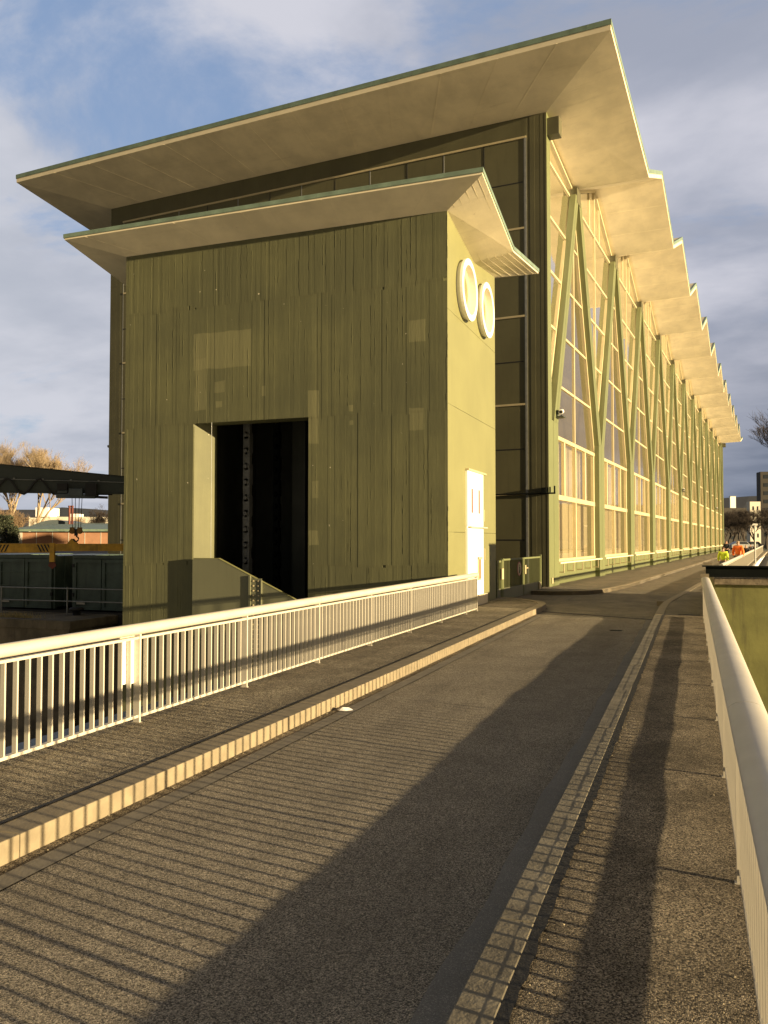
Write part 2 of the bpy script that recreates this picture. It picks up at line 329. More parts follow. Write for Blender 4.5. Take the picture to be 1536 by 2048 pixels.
# ------------------------------------------------------------------ ground surfaces
def wav(x, y, amp, seed=0.0):
    return amp * (noise.noise(Vector((x * 0.9, y * 0.55, seed))) * 1.0 + 0.35 * noise.noise(Vector((x * 3.1, y * 2.3, seed + 5))))
def sheet(name, edge_l, edge_r, y0, y1, step, z, amp, mat, seed=0.0, nx=None):
    m = MB(); ys = []; y = y0
    while y < y1: ys.append(y); y += step * max(1, abs(y) / 8)
    ys.append(y1); w = edge_r(y0) - edge_l(y0); nx = nx or max(2, int(abs(w) / step))
    for y in ys:
        for i in range(nx + 1):
            x = edge_l(y) + (edge_r(y) - edge_l(y)) * i / nx
            m.v.append((x, y, z + wav(x, y, amp, seed)))
    for j in range(len(ys) - 1):
        for i in range(nx):
            a = j * (nx + 1) + i; m.smooth.add(len(m.f)); m.f.append((a, a + 1, a + nx + 2, a + nx + 1))
    return struct(m.build(name, mat))
D4 = R(4.809); P0 = Vector((-4.62, 28.6, 0.0))
def mw(x, y, z=0): return (P0.x + x * math.cos(D4) + y * math.sin(D4), P0.y - x * math.sin(D4) + y * math.cos(D4), z)
YJ = 18.75                                   # cross joint where the bridge ends and the yard begins
sheet('road', lambda y: -3.2, lambda y: -0.93, -6, YJ, 0.09, 0.0, 0.006, 'road', 1.0)
sheet('pavement_right', lambda y: -0.61, lambda y: 0.42, -6, YJ, 0.06, 0.12, 0.0055, 'pave_r', 3.0)
sheet('pavement_left', lambda y: -4.78, lambda y: -3.66, -6, YJ + 0.2, 0.08, 0.12, 0.004, 'pave_l', 5.0)
sheet('gutter_right', lambda y: -0.96 + 0.012 * math.sin(y * 1.9) + 0.01 * math.sin(y * 5.3), lambda y: -0.79, -6, YJ, 0.12, 0.006, 0.004, 'gutter', 1.0, 3)
sheet('gutter_left', lambda y: -3.34, lambda y: -3.20, -6, YJ, 0.12, 0.005, 0.002, 'cobble', 1.0, 3)
sheet('gutter_grit', lambda y: -3.45, lambda y: -3.34, -6, YJ, 0.08, 0.002, 0.006, 'pave_r', 1.0, 3)
# tar seams beside the kerbs, with a ragged edge
def seam(name, x0, x1, y0, y1, z):
    m = MB(); y = y0; pts = []
    while y < y1: pts.append(y); y += 0.05
    for y in pts:
        r = 0.012 * noise.noise(Vector((y * 7, 0, x0))) + 0.010 * noise.noise(Vector((y * 23, 3, x0)))
        m.v += [(x0, y, z - 0.004), (x1 + r, y, z + 0.003 * noise.noise(Vector((y * 9, 1, 1))))]
    for j in range(len(pts) - 1): a = 2 * j; m.f.append((a, a + 1, a + 3, a + 2))
    return struct(m.build(name, 'tar'))
seam('kerb_seam_right', -0.638, -0.585, -6, YJ, 0.130)
seam('kerb_seam_left', -3.70, -3.655, -6, YJ, 0.130)
seam('kerb_foot_seam', -0.825, -0.775, -6, YJ, 0.013)
# kerbs, cut into stones
def kerb_line(name, pts, w, h, mat='kerb', stone=1.87, gap=0.006, side=1):
    m = MB()
    segs = []
    for a, b in zip(pts[:-1], pts[1:]):
        a = Vector(a); b = Vector(b); L = (b - a).length; n = max(1, round(L / stone))
        for i in range(n): segs.append((a.lerp(b, i / n), a.lerp(b, (i + 1) / n)))
    for a, b in segs:
        d = (b - a).normalized(); nrm = Vector((d.y, -d.x)) * side
        a2 = a + d * gap / 2; b2 = b - d * gap / 2; j = random.uniform(-.002, .002)
        m.prism_z([(a2.x, a2.y), (b2.x, b2.y), (b2.x + nrm.x * w, b2.y + nrm.y * w), (a2.x + nrm.x * w, a2.y + nrm.y * w)], -0.15, h + j)
    o = m.build(name, mat, bevel=0.006); return struct(o)
kerb_line('kerb_left', [(-3.44, -6), (-3.44, YJ + 0.15)], 0.22, 0.125, side=-1)
kerb_line('kerb_right', [(-0.79, -6), (-0.79, YJ)], 0.15, 0.118, 'kerb_dull', side=1)
kerb_line('kerb_left_end', [(-3.44, YJ + 0.15), (-3.42, 20.0), (-3.46, 20.9), (-3.60, 21.5), (-3.85, 21.95), (-4.25, 22.45), (-4.7, 22.8), (-5.05, 22.95)], 0.20, 0.125, stone=1.2, side=-1)
kp = [mw(4.36, -5.4)[:2], mw(4.40, 0)[:2], mw(4.42, 104)[:2]]
kerb_line('kerb_right_far', [(-0.79, YJ), (-0.78, 21.5), (-0.72, 23.0)] + kp[0:], 0.18, 0.125)
fk = [mw(0.03, -2.45)[:2], mw(0.7, -2.36)[:2], mw(1.25, -2.12)[:2], mw(1.65, -1.65)[:2], mw(1.88, -1.0)[:2], mw(2.0, -0.2)[:2], mw(2.2, 3)[:2], mw(2.2, 106)[:2]]
kerb_line('kerb_facade', fk, 0.2, 0.125, side=-1, stone=1.0)
# yard and far road: fine dark asphalt
m = MB(); m.quad((-3.44, YJ, -0.003), (-0.79, YJ, -0.003), (-0.79, 24, -0.003), (*kp[1], -0.003), (*kp[2], -0.003), (*mw(-0.5, 104)[:2], -0.003), (*mw(-0.5, 0)[:2], -0.003), (-5.2, 28.5, -0.003), (-5.2, 22.0, -0.003), (-3.44, 21.0, -0.003))
struct(m.build('yard_road', 'asphalt_new'))
m = MB(); m.prism_z([(-4.78, YJ + 0.2), (-3.66, YJ + 0.15), (-3.63, 20.0), (-3.67, 20.85), (-3.8, 21.4), (-4.05, 21.8), (-4.4, 22.25), (-4.78, 22.6), (-5.08, 22.75), (-5.08, YJ + 0.2)], -0.1, 0.118)
struct(m.build('pavement_corner', 'pave_l'))
m = MB(); m.prism_z([(-5.07, 18.3), (-4.78, 18.3), (-4.78, YJ + 0.2), (-5.07, YJ + 0.2)], -0.1, 0.116); struct(m.build('pavement_step', 'pave_l'))
m = MB(); m.prism_z([(x, y) for x, y in fk[:1]] + [(p[0] - 0.0, p[1]) for p in fk[1:]] + [mw(-0.2, 106)[:2], mw(-0.2, 0.1)[:2]], -0.1, 0.115); struct(m.build('pavement_facade', 'asphalt_new'))
rp = [(-0.61, YJ), (-0.6, 21.5), (-0.54, 23), mw(4.56, -5.4)[:2], mw(4.58, 0)[:2], mw(4.6, 104)[:2], mw(6.0, 104)[:2], mw(5.55, -2)[:2], (0.42, 26), (0.42, YJ)]
m = MB(); m.prism_z(rp, -0.1, 0.116); struct(m.build('pavement_right_far', 'asphalt_new'))
m = MB(); m.prism_z([(-3.44, 20.15), (-3.44, 20.02), (-0.8, 18.78), (0.40, YJ + 0.01), (0.40, YJ + 0.10), (-0.8, 18.92)], 0.0, 0.004); struct(m.build('expansion_joint', 'tar'))
m = MB(); m.prism_z([(-0.61, YJ - 0.03), (0.42, YJ - 0.03), (0.42, YJ + 0.07), (-0.61, YJ + 0.07)], 0.10, 0.124); struct(m.build('expansion_joint', 'tar'))
m = MB(); m.prism_z([(-4.4, 28.35), (-0.7, 26.6), (0.3, 26.4), (0.3, 26.47), (-0.7, 26.69), (-4.4, 28.45)], -0.001, 0.002); struct(m.build('yard_joint', 'cobble'))
# bridge deck body, ledge, canal
m = MB(); m.box(-4.8, 0.44, -6, 18.6, -0.9, -0.06); struct(m.build('bridge_deck', 'conc'))
m = MB(); m.box(-4.86, -4.74, -6, 18.2, -0.5, 0.10).box(0.40, 0.5, -6, 18.4, -0.5, 0.10); struct(m.build('bridge_edge', 'ledge'))
m = MB(); m.box(-5.62, -4.87, -6, 17.3, -0.35, -0.08); struct(m.build('bridge_ledge', 'ledge'))
m = MB(); m.quad((-600, -300, -4.2), (600, -300, -4.2), (600, 130, -4.2), (-600, 130, -4.2)); struct(m.build('water', 'water'))
m = MB(); m.prism_z([(-700, 22.6), (-18.0, 22.6), (-13.9, 21.6), (-5.2, 22.3), (-5.2, 27.9), (0.0, 28), *[mw(6.2, 0)[:2]], mw(6.2, 118)[:2], (14, 2600), (-2600, 2600), (-2600, 22.6)], -4.6, -0.72); struct(m.build('ground', 'ground'))
m = MB(); m.prism_z([mw(-40, 118)[:2], mw(60, 118)[:2], (900, 2600), (-200, 2600)], -4.5, 0.05); struct(m.build('embankment', 'grass'))
m = MB(); m.prism_z([mw(-3, 112)[:2], mw(9, 112)[:2], mw(9, 122)[:2], mw(-3, 122)[:2]], -1, 0.06); struct(m.build('path', 'asphalt_new'))

# ------------------------------------------------------------------ bridge railings
def railing(name, label, pt, ys_posts, y0, y1, parts_from, ztop=0.98, tube_rx=0.082, tube_ry=0.05, tx=0.0, step=0.117, joint=3):
    """pt(y) -> (x, y, base z); parts: handrail, top_rail, bottom_rail, post, baluster"""
    t = thing(name, label, 'railing', pt(y0))
    org = Vector(pt(y0))
    def L(x, y, z): p = pt(y); return (p[0] + x - org.x, p[1] - org.y, z - org.z)
    m = MB(); ys = [y0 - 0.05] + [y for y in ys_posts[::joint]] + [y1 + 0.05]; ys = sorted(set(ys))
    for a, b in zip(ys[:-1], ys[1:]):
        if b - a < 0.2: continue
        g = 0.003; m.tube([L(tx, a + g, ztop - tube_ry), L(tx, b - g, ztop - tube_ry)], tube_rx, 20, True, tube_ry)
    m.build('handrail', 'white', t)
    m = MB(); m.obox(L(0, y0, ztop - 0.125), L(0, y1, ztop - 0.125), 0.05, 0.022); m.build('top_rail', 'white', t)
    m = MB(); m.obox(L(0, y0, 0.175), L(0, y1, 0.175), 0.045, 0.024); m.build('bottom_rail', 'white', t)
    for y in ys_posts:
        m = MB(); x, yy, z = L(0, y, 0.12); m.box(x - 0.032, x + 0.032, yy - 0.011, yy + 0.011, 0.11 - org.z, ztop - 0.09 - org.z)
        m.box(x - 0.042, x + 0.042, yy - 0.02, yy + 0.02, 0.112 - org.z, 0.124 - org.z); m.build('post', 'white', t)
    proto = None; n = 0; rest = MB(); y = y0
    zb, zt = 0.185 - org.z, ztop - 0.135 - org.z
    near = [p for p in ys_posts]
    yy = []
    allp = sorted(set([y0, y1] + near))
    for a, b in zip(allp[:-1], allp[1:]):
        k = max(1, round((b - a) / step))
        for i in range(k + (0)):
            if i == 0: continue
            yy.append(a + (b - a) * i / k)
    for y in yy:
        x, ly, _ = L(0, y, 0)
        if y >= parts_from and n < 100:
            if proto is None:
                q = MB(); q.box(-0.02, 0.02, -0.007, 0.007, zb, zt); proto = q.build('baluster', 'white', t); o = proto
            else: o = proto.copy(); scene.collection.objects.link(o); o.parent = t
            o.location = (x, ly, 0); n += 1
        else: rest.box(x - 0.02, x + 0.02, ly - 0.007, ly + 0.007, zb, zt)
    if rest.v: r = rest.build('balusters_beyond', 'white', t); r['kind'] = 'stuff'
    return t
postsL = [6.12 + 1.87 * k for k in range(-4, 7)] + [18.28]
postsR = [4.25 + 1.86 * k for k in range(-3, 8)] + [18.2]
railing('bridge_railing', 'long white railing left of the road, ending at the white gatehouse door', lambda y: (-4.60, y, 0.12), postsL, -1.5, 18.28, 4.3, 0.985, 0.06, 0.05)
railing('bridge_railing', 'white railing close to the viewer on the right, with a thick rounded handrail', lambda y: (0.205, y, 0.12), postsR, -1.6, 18.2, 2.6, 0.965, 0.085, 0.05, 0.022)
m4 = lambda y: mw(5.46, y - 26.0, 0.12)
railing('bridge_railing', 'distant white railing beyond the green pier, running along the hall road', lambda y: m4(y), [26.0 + 1.87 * k for k in range(0, 54)], 26.0, 26.0 + 1.87 * 53, 26.0, 0.98, 0.06, 0.05, joint=4)
m = MB(); m.obox(mw(5.75, -2, -0.10), mw(5.75, 100, -0.10), 0.10, 0.35); struct(m.build('bridge_edge', 'white_bright'))
# notice plate seen from behind the left railing
t = thing('notice_board', 'small blank white board fixed behind the left railing bars', 'notice board', (-4.63, 6.05, 0.47))
m = MB(); m.box(-0.008, 0.0, -0.125, -0.005, 0, 0.40).box(-0.008, 0.0, 0.005, 0.125, -0.01, 0.39); m.build('panel', 'white_bright', t)
m = MB(); m.box(-0.012, 0.004, -0.135, 0.135, 0.385, 0.41); m.build('clip', 'white', t)
# litter
bm = MB(); pts = [(-.07, -.03, 0), (.0, -.05, 0), (.08, -.02, 0), (.06, .04, 0), (-.01, .05, 0), (-.08, .03, 0), (-.03, -.01, .03), (.04, .01, .022)]
bm.add(pts, [(0, 1, 6), (1, 7, 6), (1, 2, 7), (2, 3, 7), (3, 4, 7), (4, 6, 7), (4, 5, 6), (5, 0, 6)])
o = bm.build('paper_scrap', 'paper'); o.location = (-3.30, 7.74, 0.01); o.rotation_euler = (0, 0, 0.5); tag(o, 'crumpled white scrap of paper lying in the left gutter', 'litter')

rg = random.Random(9); m = MB()
for i in range(420):
    side = rg.random(); y = rg.uniform(1.5, 17)
    if side < .5: x = -3.44 + abs(rg.gauss(0, .10)); z = .003
    elif side < .8: x = .05 + rg.random() * .32; z = .122
    else: x = -0.585 + abs(rg.gauss(0, .03)); z = .124
    r = rg.uniform(.003, .008); a = rg.random() * 3
    c_, s_ = math.cos(a) * r, math.sin(a) * r
    m.add([(x - c_, y - s_, z), (x + s_, y - c_, z), (x + c_ * 1.3, y + s_ * 1.3, z), (x - s_, y + c_, z), (x, y, z + r * .9)], [(0, 1, 4), (1, 2, 4), (2, 3, 4), (3, 0, 4)])
o = m.build('grit', paint('loose_grit', (.30, .26, .18), .9, .4, 60)); o['kind'] = 'stuff'; tag(o, 'loose grit and tiny pebbles lying along the kerbs and railing foot', 'grit')
m = MB(); m.box(-1.50, -1.28, 16.3, 16.38, .0, .012).box(-.32, .12, 18.95, 19.02, .116, .126); struct(m.build('drain_cover', 'black'))
# ------------------------------------------------------------------ gatehouse
gh = thing('gatehouse', 'tall windowless olive green concrete gatehouse with flared butterfly roof at the bridge end', 'building', (0, 0, 0))
GX0, GX1, GY0, GY1 = -13.76, -5.08, 17.68, 22.42
def gz(y): return 9.10 - (y - GY0) * (0.40 / 2.43) if y < 20.11 else 8.70 + (y - 20.11) * (0.31 / 2.31)
# board-marked front: every board a strip of its own depth, in lifts
rb = random.Random(3)
bd = MB()
lifts = [-4.5, -1.6, 1.13, 4.63, 7.55, 9.12]
def board_region(x0, x1, z0, z1, li):
    rr = random.Random(li * 17 + 5); x = GX0
    while x < GX1:
        w = rr.choice((0.07, 0.09, 0.11, 0.13, 0.16)) * rr.uniform(.85, 1.15); xa, xb = max(x, x0), min(x + w, x1); d = rr.uniform(-0.002, 0.002)
        if xb - xa > 0.012:
            bow = rr.uniform(-.0015, .0015)
            g = rr.choice((0, 0, 0, 0, 0.003))
            y = GY0 + d; zi0, zi1 = z0, z1
            if not (RX0 - .05 < xa < RX1 + .05): z0, z1 = z0 + joff(xa, z0), z1 + joff(xa, z1)
            bd.add([(xa + g, y, z0), (xb, y + bow, z0), (xb, y + bow, z1), (xa + g, y, z1), (xa + g, y + .04, z0), (xb, y + .04, z0), (xb, y + .04, z1), (xa + g, y + .04, z1)],
                   [(0, 1, 2, 3), (1, 5, 6, 2), (4, 0, 3, 7), (3, 2, 6, 7)])
            if rr.random() < 0.6:     # a raised fin of grout squeezed between two boards
                zz0 = z0 + rr.random() * (z1 - z0) * 0.6; zz1 = min(z1, zz0 + rr.uniform(.4, 2.0)); n = 9
                for i in range(n):
                    ja = 0.004 * rr.uniform(-1, 1); za = zz0 + (zz1 - zz0) * i / n; zb = zz0 + (zz1 - zz0) * (i + 0.93) / n
                    bd.box(xb - .003 + ja, xb + .002 + ja, y - rr.uniform(.001, .0045), y + .02, za, zb)
            z0, z1 = zi0, zi1
        x += w
RX0, RX1, RZ = -11.68, -8.50, 4.63
def joff(x, z): return 0.0 if z < -4 or z > 9 else (random.Random(int((x + 20) * 1.35) * 31 + int(z * 10)).random() - .5) * .16
for li in range(len(lifts) - 1):
    z0, z1 = lifts[li], min(lifts[li + 1], 9.10)
    if z1 <= RZ + .01:
        board_region(GX0, RX0, z0, z1, li); board_region(RX1, GX1 - 0.001, z0, z1, li)
    else: board_region(GX0, GX1 - 0.001, z0, z1, li)
fw = bd.build('front_wall', 'boards', gh)
m = MB(); B0 = GY0 + 0.02
m.prism_z([(GX0 + .003, B0), (RX0, B0), (-11.38, B0 + .48), (-11.38, B0 + .60), (GX0 + .003, B0 + .6)], -4.5, 9.08).box(RX1, GX1 - .004, B0, B0 + .5, -4.5, 9.08).box(RX0, RX1, B0, B0 + .5, RZ, 9.08)
m.build('wall_core', 'boards', gh)
# right side wall: smooth, three lifts
m = MB(); sy0 = GY0 + .012
lv = [-4.5, 1.9, 4.77, 6.9]
for a, b in zip(lv, lv[1:]): m.box(GX1 - .35, GX1, sy0, GY1, a + .004, b - .004)
m.prism_x([(sy0, 6.904), (GY1, 6.904), (GY1, gz(GY1)), (20.11, 8.70), (sy0, gz(sy0))], GX1 - .35, GX1)
m.build('side_wall', 'green', gh)
m = MB(); m.prism_x([(B0, -4.5), (GY1, -4.5), (GY1, gz(GY1)), (20.11, 8.70), (B0, 9.08)], GX0, GX0 + .35); m.box(GX0 + .35, GX1 - .35, GY1 - .3, GY1 - .002, -4.5, 8.98)
m.build('rear_wall', 'green', gh)
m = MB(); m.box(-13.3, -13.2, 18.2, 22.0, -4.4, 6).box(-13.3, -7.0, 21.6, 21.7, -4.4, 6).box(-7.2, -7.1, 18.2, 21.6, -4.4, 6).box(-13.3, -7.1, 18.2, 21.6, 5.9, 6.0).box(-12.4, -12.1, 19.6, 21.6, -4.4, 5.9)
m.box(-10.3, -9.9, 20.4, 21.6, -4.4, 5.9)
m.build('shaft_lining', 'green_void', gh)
# roof
def butterfly(parent, ring_in, ring_out, th_f, th_c, caps, names=('roof', 'fascia', 'copper_edge'), extra=None):
    """ring_in / ring_out : matching lists of underside points; fascia upright above ring_out"""
    n = len(ring_in); m = MB()
    for i in range(n):
        j = (i + 1) % n; m.quad(ring_in[i], ring_in[j], ring_out[j], ring_out[i])
    for c in caps: m.quad(*[ring_in[k] for k in c]); m.quad(*[(ring_out[k][0], ring_out[k][1], ring_out[k][2] + th_f + th_c - .01) for k in c])
    if extra: m.add(extra.v, extra.f)
    rf = m.build(names[0], 'soffit', parent)
    cen = Vector((sum(p[0] for p in ring_out) / n, sum(p[1] for p in ring_out) / n, 0))
    for nm, z0, z1, mat, out in ((names[1], 0, th_f, 'fascia', 0.0), (names[2], th_f, th_f + th_c, 'copper', 0.022)):
        m = MB(); o3 = []
        for p in ring_out:
            sx = 1 if p[0] > cen.x else -1; sy = 1 if p[1] > cen.y else -1
            end = abs(p[1] - min(q[1] for q in ring_out)) < .01 or abs(p[1] - max(q[1] for q in ring_out)) < .01
            o3.append((p[0] + sx * out, p[1] + (sy * out if end else 0), p[2]))
        ti = []
        for p in o3:
            sx = 1 if p[0] > cen.x else -1; sy = 1 if p[1] > cen.y else -1
            end = abs(p[1] - min(q[1] for q in o3)) < .01 or abs(p[1] - max(q[1] for q in o3)) < .01
            ti.append((p[0] - sx * .09, p[1] - (sy * .09 if end else 0), p[2]))
        for i in range(n):
            j = (i + 1) % n; a, b = o3[i], o3[j]; ai, bi = ti[i], ti[j]
            m.quad((*a[:2], a[2] + z0), (*b[:2], b[2] + z0), (*b[:2], b[2] + z1), (*a[:2], a[2] + z1))
            m.quad((*a[:2], a[2] + z1), (*b[:2], b[2] + z1), (*bi[:2], bi[2] + z1), (*ai[:2], ai[2] + z1))
            m.quad((*bi[:2], bi[2] + z0), (*ai[:2], ai[2] + z0), (*ai[:2], ai[2] + z1), (*bi[:2], bi[2] + z1))
            m.quad((*ai[:2], ai[2] + z0), (*bi[:2], bi[2] + z0), (*b[:2], b[2] + z0), (*a[:2], a[2] + z0))
        m.build(nm, mat, rf)
    return rf
e = 1.0
ring_in = [(GX0, GY0 - .0, 9.10), (GX1, GY0, 9.10), (GX1, 20.11, 8.70), (GX1, GY1 + .0, 9.01), (GX0, GY1, 9.01), (GX0, 20.11, 8.70)]
e2 = 1.33
ring_out = [(GX0 - e2, 16.9, 9.45), (GX1 + e, 16.9, 9.45), (GX1 + e, 20.11, 8.84), (GX1 + e, 23.66, 9.38), (GX0 - e2, 23.66, 9.38), (GX0 - e2, 20.11, 8.84)]
# board joints on the side soffit
m = MB()
def lerp3(a, b, t): return tuple(a[i] + (b[i] - a[i]) * t for i in range(3))
for k, tt in enumerate((.18, .36, .55, .72, .88)):
    for (i, j) in ((1, 2), (2, 3)):
        a = lerp3(ring_in[i], ring_out[i], tt); b = lerp3(ring_in[j], ring_out[j], tt)
        m.obox((a[0], a[1], a[2] - .002), (b[0], b[1], b[2] - .0), 0.008, 0.004)
for tt in (.06, .30, .47, .66, .9):
    a = lerp3(ring_in[0], ring_in[1], tt); b = lerp3(ring_out[0], ring_out[1], tt); m.obox((a[0], a[1], a[2] - .001), (b[0], b[1], b[2] - .001), 0.012, 0.006)
rf = butterfly(gh, ring_in, ring_out, 0.045, 0.10, [(0, 1, 2, 5), (5, 2, 3, 4)], extra=m)
# round windows
for yc in (19.10 + .55, 20.96 + .55):
    pass
def round_window(yc, zc, r):
    n = 40; m = MB(); x0, x1 = GX1 - 0.05, GX1 + 0.165; ri = r * 0.80
    prof = [(x0, r - .05), (GX1 + .10, r - .05), (GX1 + .10, r), (x1, r), (x1, ri), (x0, ri)]
    for k in range(n):
        a = 2 * math.pi * k / n
        for (x, rr) in prof: m.v.append((x, yc + rr * math.cos(a), zc + rr * math.sin(a)))
    p = len(prof)
    for k in range(n):
        k2 = (k + 1) % n
        for i in range(p - 1): m.smooth.add(len(m.f)) if False else None; m.f.append((k * p + i, k2 * p + i, k2 * p + i + 1, k * p + i + 1))
    fr = m.build('round_window', 'white_bright', gh, recalc=True)
    m = MB(); m.v = [(GX1 - .02, yc, zc)] + [(GX1 + .01, yc + ri * math.cos(2 * math.pi * k / n), zc + ri * math.sin(2 * math.pi * k / n)) for k in range(n)]
    m.f = [(0, 1 + k, 1 + (k + 1) % n) for k in range(n)]; m.build('pane', 'cream', fr)
round_window(19.10, 7.69, 0.73); round_window(20.96, 7.69, 0.71)
# tall white double-height door
dr = MB(); dr.box(GX1 - .02, GX1 + .05, 19.22, 20.80, 2.06, 3.39).box(GX1 - .02, GX1 + .05, 19.22, 20.80, 0.13, 2.00).box(GX1 - .02, GX1 + .035, 19.24, 20.78, 2.0, 2.06)
do = dr.build('door', 'white_bright', gh, bevel=.006)
m = MB(); m.box(GX1 + .048, GX1 + .056, 19.58, 19.70, 2.38, 2.97).box(GX1 + .048, GX1 + .056, 20.28, 20.40, 2.38, 2.97).box(GX1 + .048, GX1 + .056, 20.22, 20.52, .75, 1.24); m.build('slot_window', 'rust', do)
m = MB(); m.box(GX1 + .05, GX1 + .075, 20.16, 20.24, .72, 1.30).box(GX1 + .05, GX1 + .075, 20.36, 20.40, .72, 1.25).box(GX1 + .05, GX1 + .08, 20.16, 20.56, 1.24, 1.29); m.build('vent_frame', 'cream', do)
m = MB(); m.tube([(GX1 + .11, 19.28, 2.03), (GX1 + .11, 20.95, 2.03)], .02, 8).box(GX1 + .03, GX1 + .11, 19.3, 19.34, 2.01, 2.05).box(GX1 + .03, GX1 + .11, 20.88, 20.92, 2.01, 2.05); m.build('handle', 'white', do)
m = MB(); m.box(GX1, GX1 + .10, 19.15, 20.95, 3.39, 3.43); m.build('door_hood', 'cream', do)
m = MB(); m.box(GX1 - .01, GX1 + .12, 19.24, 20.95, .118, .36); m.build('door_step', 'fascia', do)
m = MB(); m.box(GX1, GX1 + .02, 21.0, 21.06, 2.2, 2.5).box(GX1, GX1 + .03, 21.0, 21.05, 1.2, 1.5); m.build('switch_box', 'cream', gh)
# small lamp boxes and guide on front wall
m = MB(); m.tube([(-11.1, GY0 - .08, 4.62), (-11.1, GY0 - .08, 1.2)], .006, 5); o = m.build('hanging_cable', 'grey'); tag(o, 'thin grey cable hanging down in front of the dark gatehouse opening', 'cable')
# hoist chains in the shaft
def chain(x, y, zt, zb, label, s=1.0):
    t = thing('hoist_chain', label, 'chain', (x, y, zt), group='hoist chains in the gatehouse opening')
    z = 0; m = MB(); p = MB(); k = 0; L = 0.36 * s
    while zt + z > zb:
        w = 0.085 * s; xo = 0.03 if k % 2 else 0.0
        for xs in (-1, 1):
            xx = xs * (0.05 + xo); n = 10; poly = []
            for q in range(n + 1): a = math.pi * q / n; poly.append((0 + w * math.cos(a), z + w * math.sin(a)))
            for q in range(n + 1): a = math.pi + math.pi * q / n; poly.append((0 + w * math.cos(a), z - L + w * math.sin(a)))
            m.prism_x([(b, c) for b, c in poly], xx - .012, xx + .012)
            m.prism_y([(a2 + (xx * 0), c) for a2, c in [(v[0], v[1]) for v in poly]], -.10 + xs * .012, -.085 + xs * .012) if xs == 1 else None
        p.tube([(0, -.16, z), (0, .1, z)], 0.045 * s, 10); z -= L; k += 1
    m.add(p.v, p.f); m.build('links', 'grey' if s > 1 else 'steel_dark', t); return t
chain(-11.02, 19.25, 4.9, -1.2, 'pale roller chain hanging at the left of the dark gatehouse opening', 1.15)
chain(-10.55, 20.0, 4.9, -1.2, 'dark roller chain hanging in the middle of the gatehouse opening', .9)
# bolted steel plate in front of the opening
sp = thing('steel_gate_plate', 'blue green steel plate with a bolted seam and sloping top, standing in the gatehouse opening', 'sluice gate', (0, 0, 0))
m = MB(); m.prism_y([(-11.58, -4.1), (-11.58, 1.22), (-11.53, 1.27), (-10.86, 1.27), (-10.78, 1.25), (-8.84, 0.36), (-7.2, -.4), (-7.2, -4.1)], 17.53, 17.57); m.build('plate', 'plate', sp, bevel=.004)
m = MB()
for a, b in (((-11.55, 1.27), (-10.84, 1.27)), ((-10.84, 1.27), (-8.84, 0.36)), ((-8.84, .36), (-7.2, -.4))): m.obox((a[0], 17.57, a[1]), (b[0], 17.57, b[1]), 0.09, 0.016)
m.build('edge_flange', 'green', sp)
m = MB(); m.box(-9.98, -9.93, 17.485, 17.53, -4, .87).box(-10.0, -9.64, 17.515, 17.529, -4, .80).box(-9.66, -9.63, 17.49, 17.53, -4, .76); m.build('seam_strip', 'plate', sp)
m = MB(); z = .74
while z > -3.5:
    for x in (-9.86, -9.72): m.tube([(x, 17.50, z), (x, 17.52, z)], .02, 8)
    z -= .115
o = m.build('bolts', 'cream', sp); o['kind'] = 'stuff'

# ------------------------------------------------------------------ power hall
ph = thing('power_hall', 'long olive green power station hall with zigzag roof edge and V shaped columns', 'building', tuple(P0), -D4)
AP = [5.25 + 8.87 * k for k in range(12)]; ND = [0.82 + 8.87 * k for k in range(13)]; LEN = 108.1; EO = 2.68; WD = 19.85
def zw(y):      # roof underside at the wall line
    if y <= AP[0]: return 16.65 + (15.95 - 16.65) * y / AP[0]
    if y >= AP[-1]: return 15.95 + 0.70 * (y - AP[-1]) / (LEN - AP[-1])
    k = int((y - AP[0]) // 8.87); u = (y - AP[0] - 8.87 * k) / 8.87
    return 15.95 + 1.73 * (1 - abs(u - 0.5) * 2)
prof = [0.0]
for k in range(12):
    prof.append(AP[k])
    if k < 11: prof.append(AP[k] + 4.435)
prof.append(LEN)
def zo(i):
    y = prof[i]
    if i == 0: return 17.33
    if i == len(prof) - 1: return 17.33
    return 16.10 if (i % 2) else 17.83
rin_r = [(0, prof[i], zw(prof[i])) for i in range(len(prof))]
rout_r = [(EO, prof[i] + .45 if 0 < i < len(prof) - 1 else (-2.68 if i == 0 else LEN + 2.85), zo(i)) for i in range(len(prof))]
rin_l = [(-WD, p[1], p[2]) for p in rin_r][::-1]; rout_l = [(-WD - EO - .22, p[1], p[2]) for p in rout_r][::-1]
rin = rin_r + rin_l; rout = rout_r + rout_l; N = len(prof)
caps = [(i, i + 1, 2 * N - 2 - i, 2 * N - 1 - i) for i in range(N - 1)]
m = MB()                                   # day-joints of the concrete eaves
for k in range(1, 13):
    tt = k / 13 + .012; a = lerp3(rin[-1], rin[0], tt); b = lerp3(rout[-1], rout[0], tt + .0)
    m.obox((a[0], a[1], a[2] - .001), (b[0], b[1], b[2] - .001), 0.03 if k % 2 else .05, 0.012)
for i in range(1, N - 1, 2):
    a, b = rin[i], rout[i]; m.obox((a[0], a[1], a[2] - .0), (b[0], b[1], b[2] - .0), 0.05, 0.012)
for i in range(0, N - 1):
    for u in (.35, .68):
        a = lerp3(rin[i], rin[i + 1], u); b = lerp3(rout[i], rout[i + 1], u); m.obox((a[0], a[1], a[2]), (b[0], b[1], b[2]), 0.02, 0.008)
rf2 = butterfly(ph, rin, rout, 0.17, 0.17, caps, extra=m)
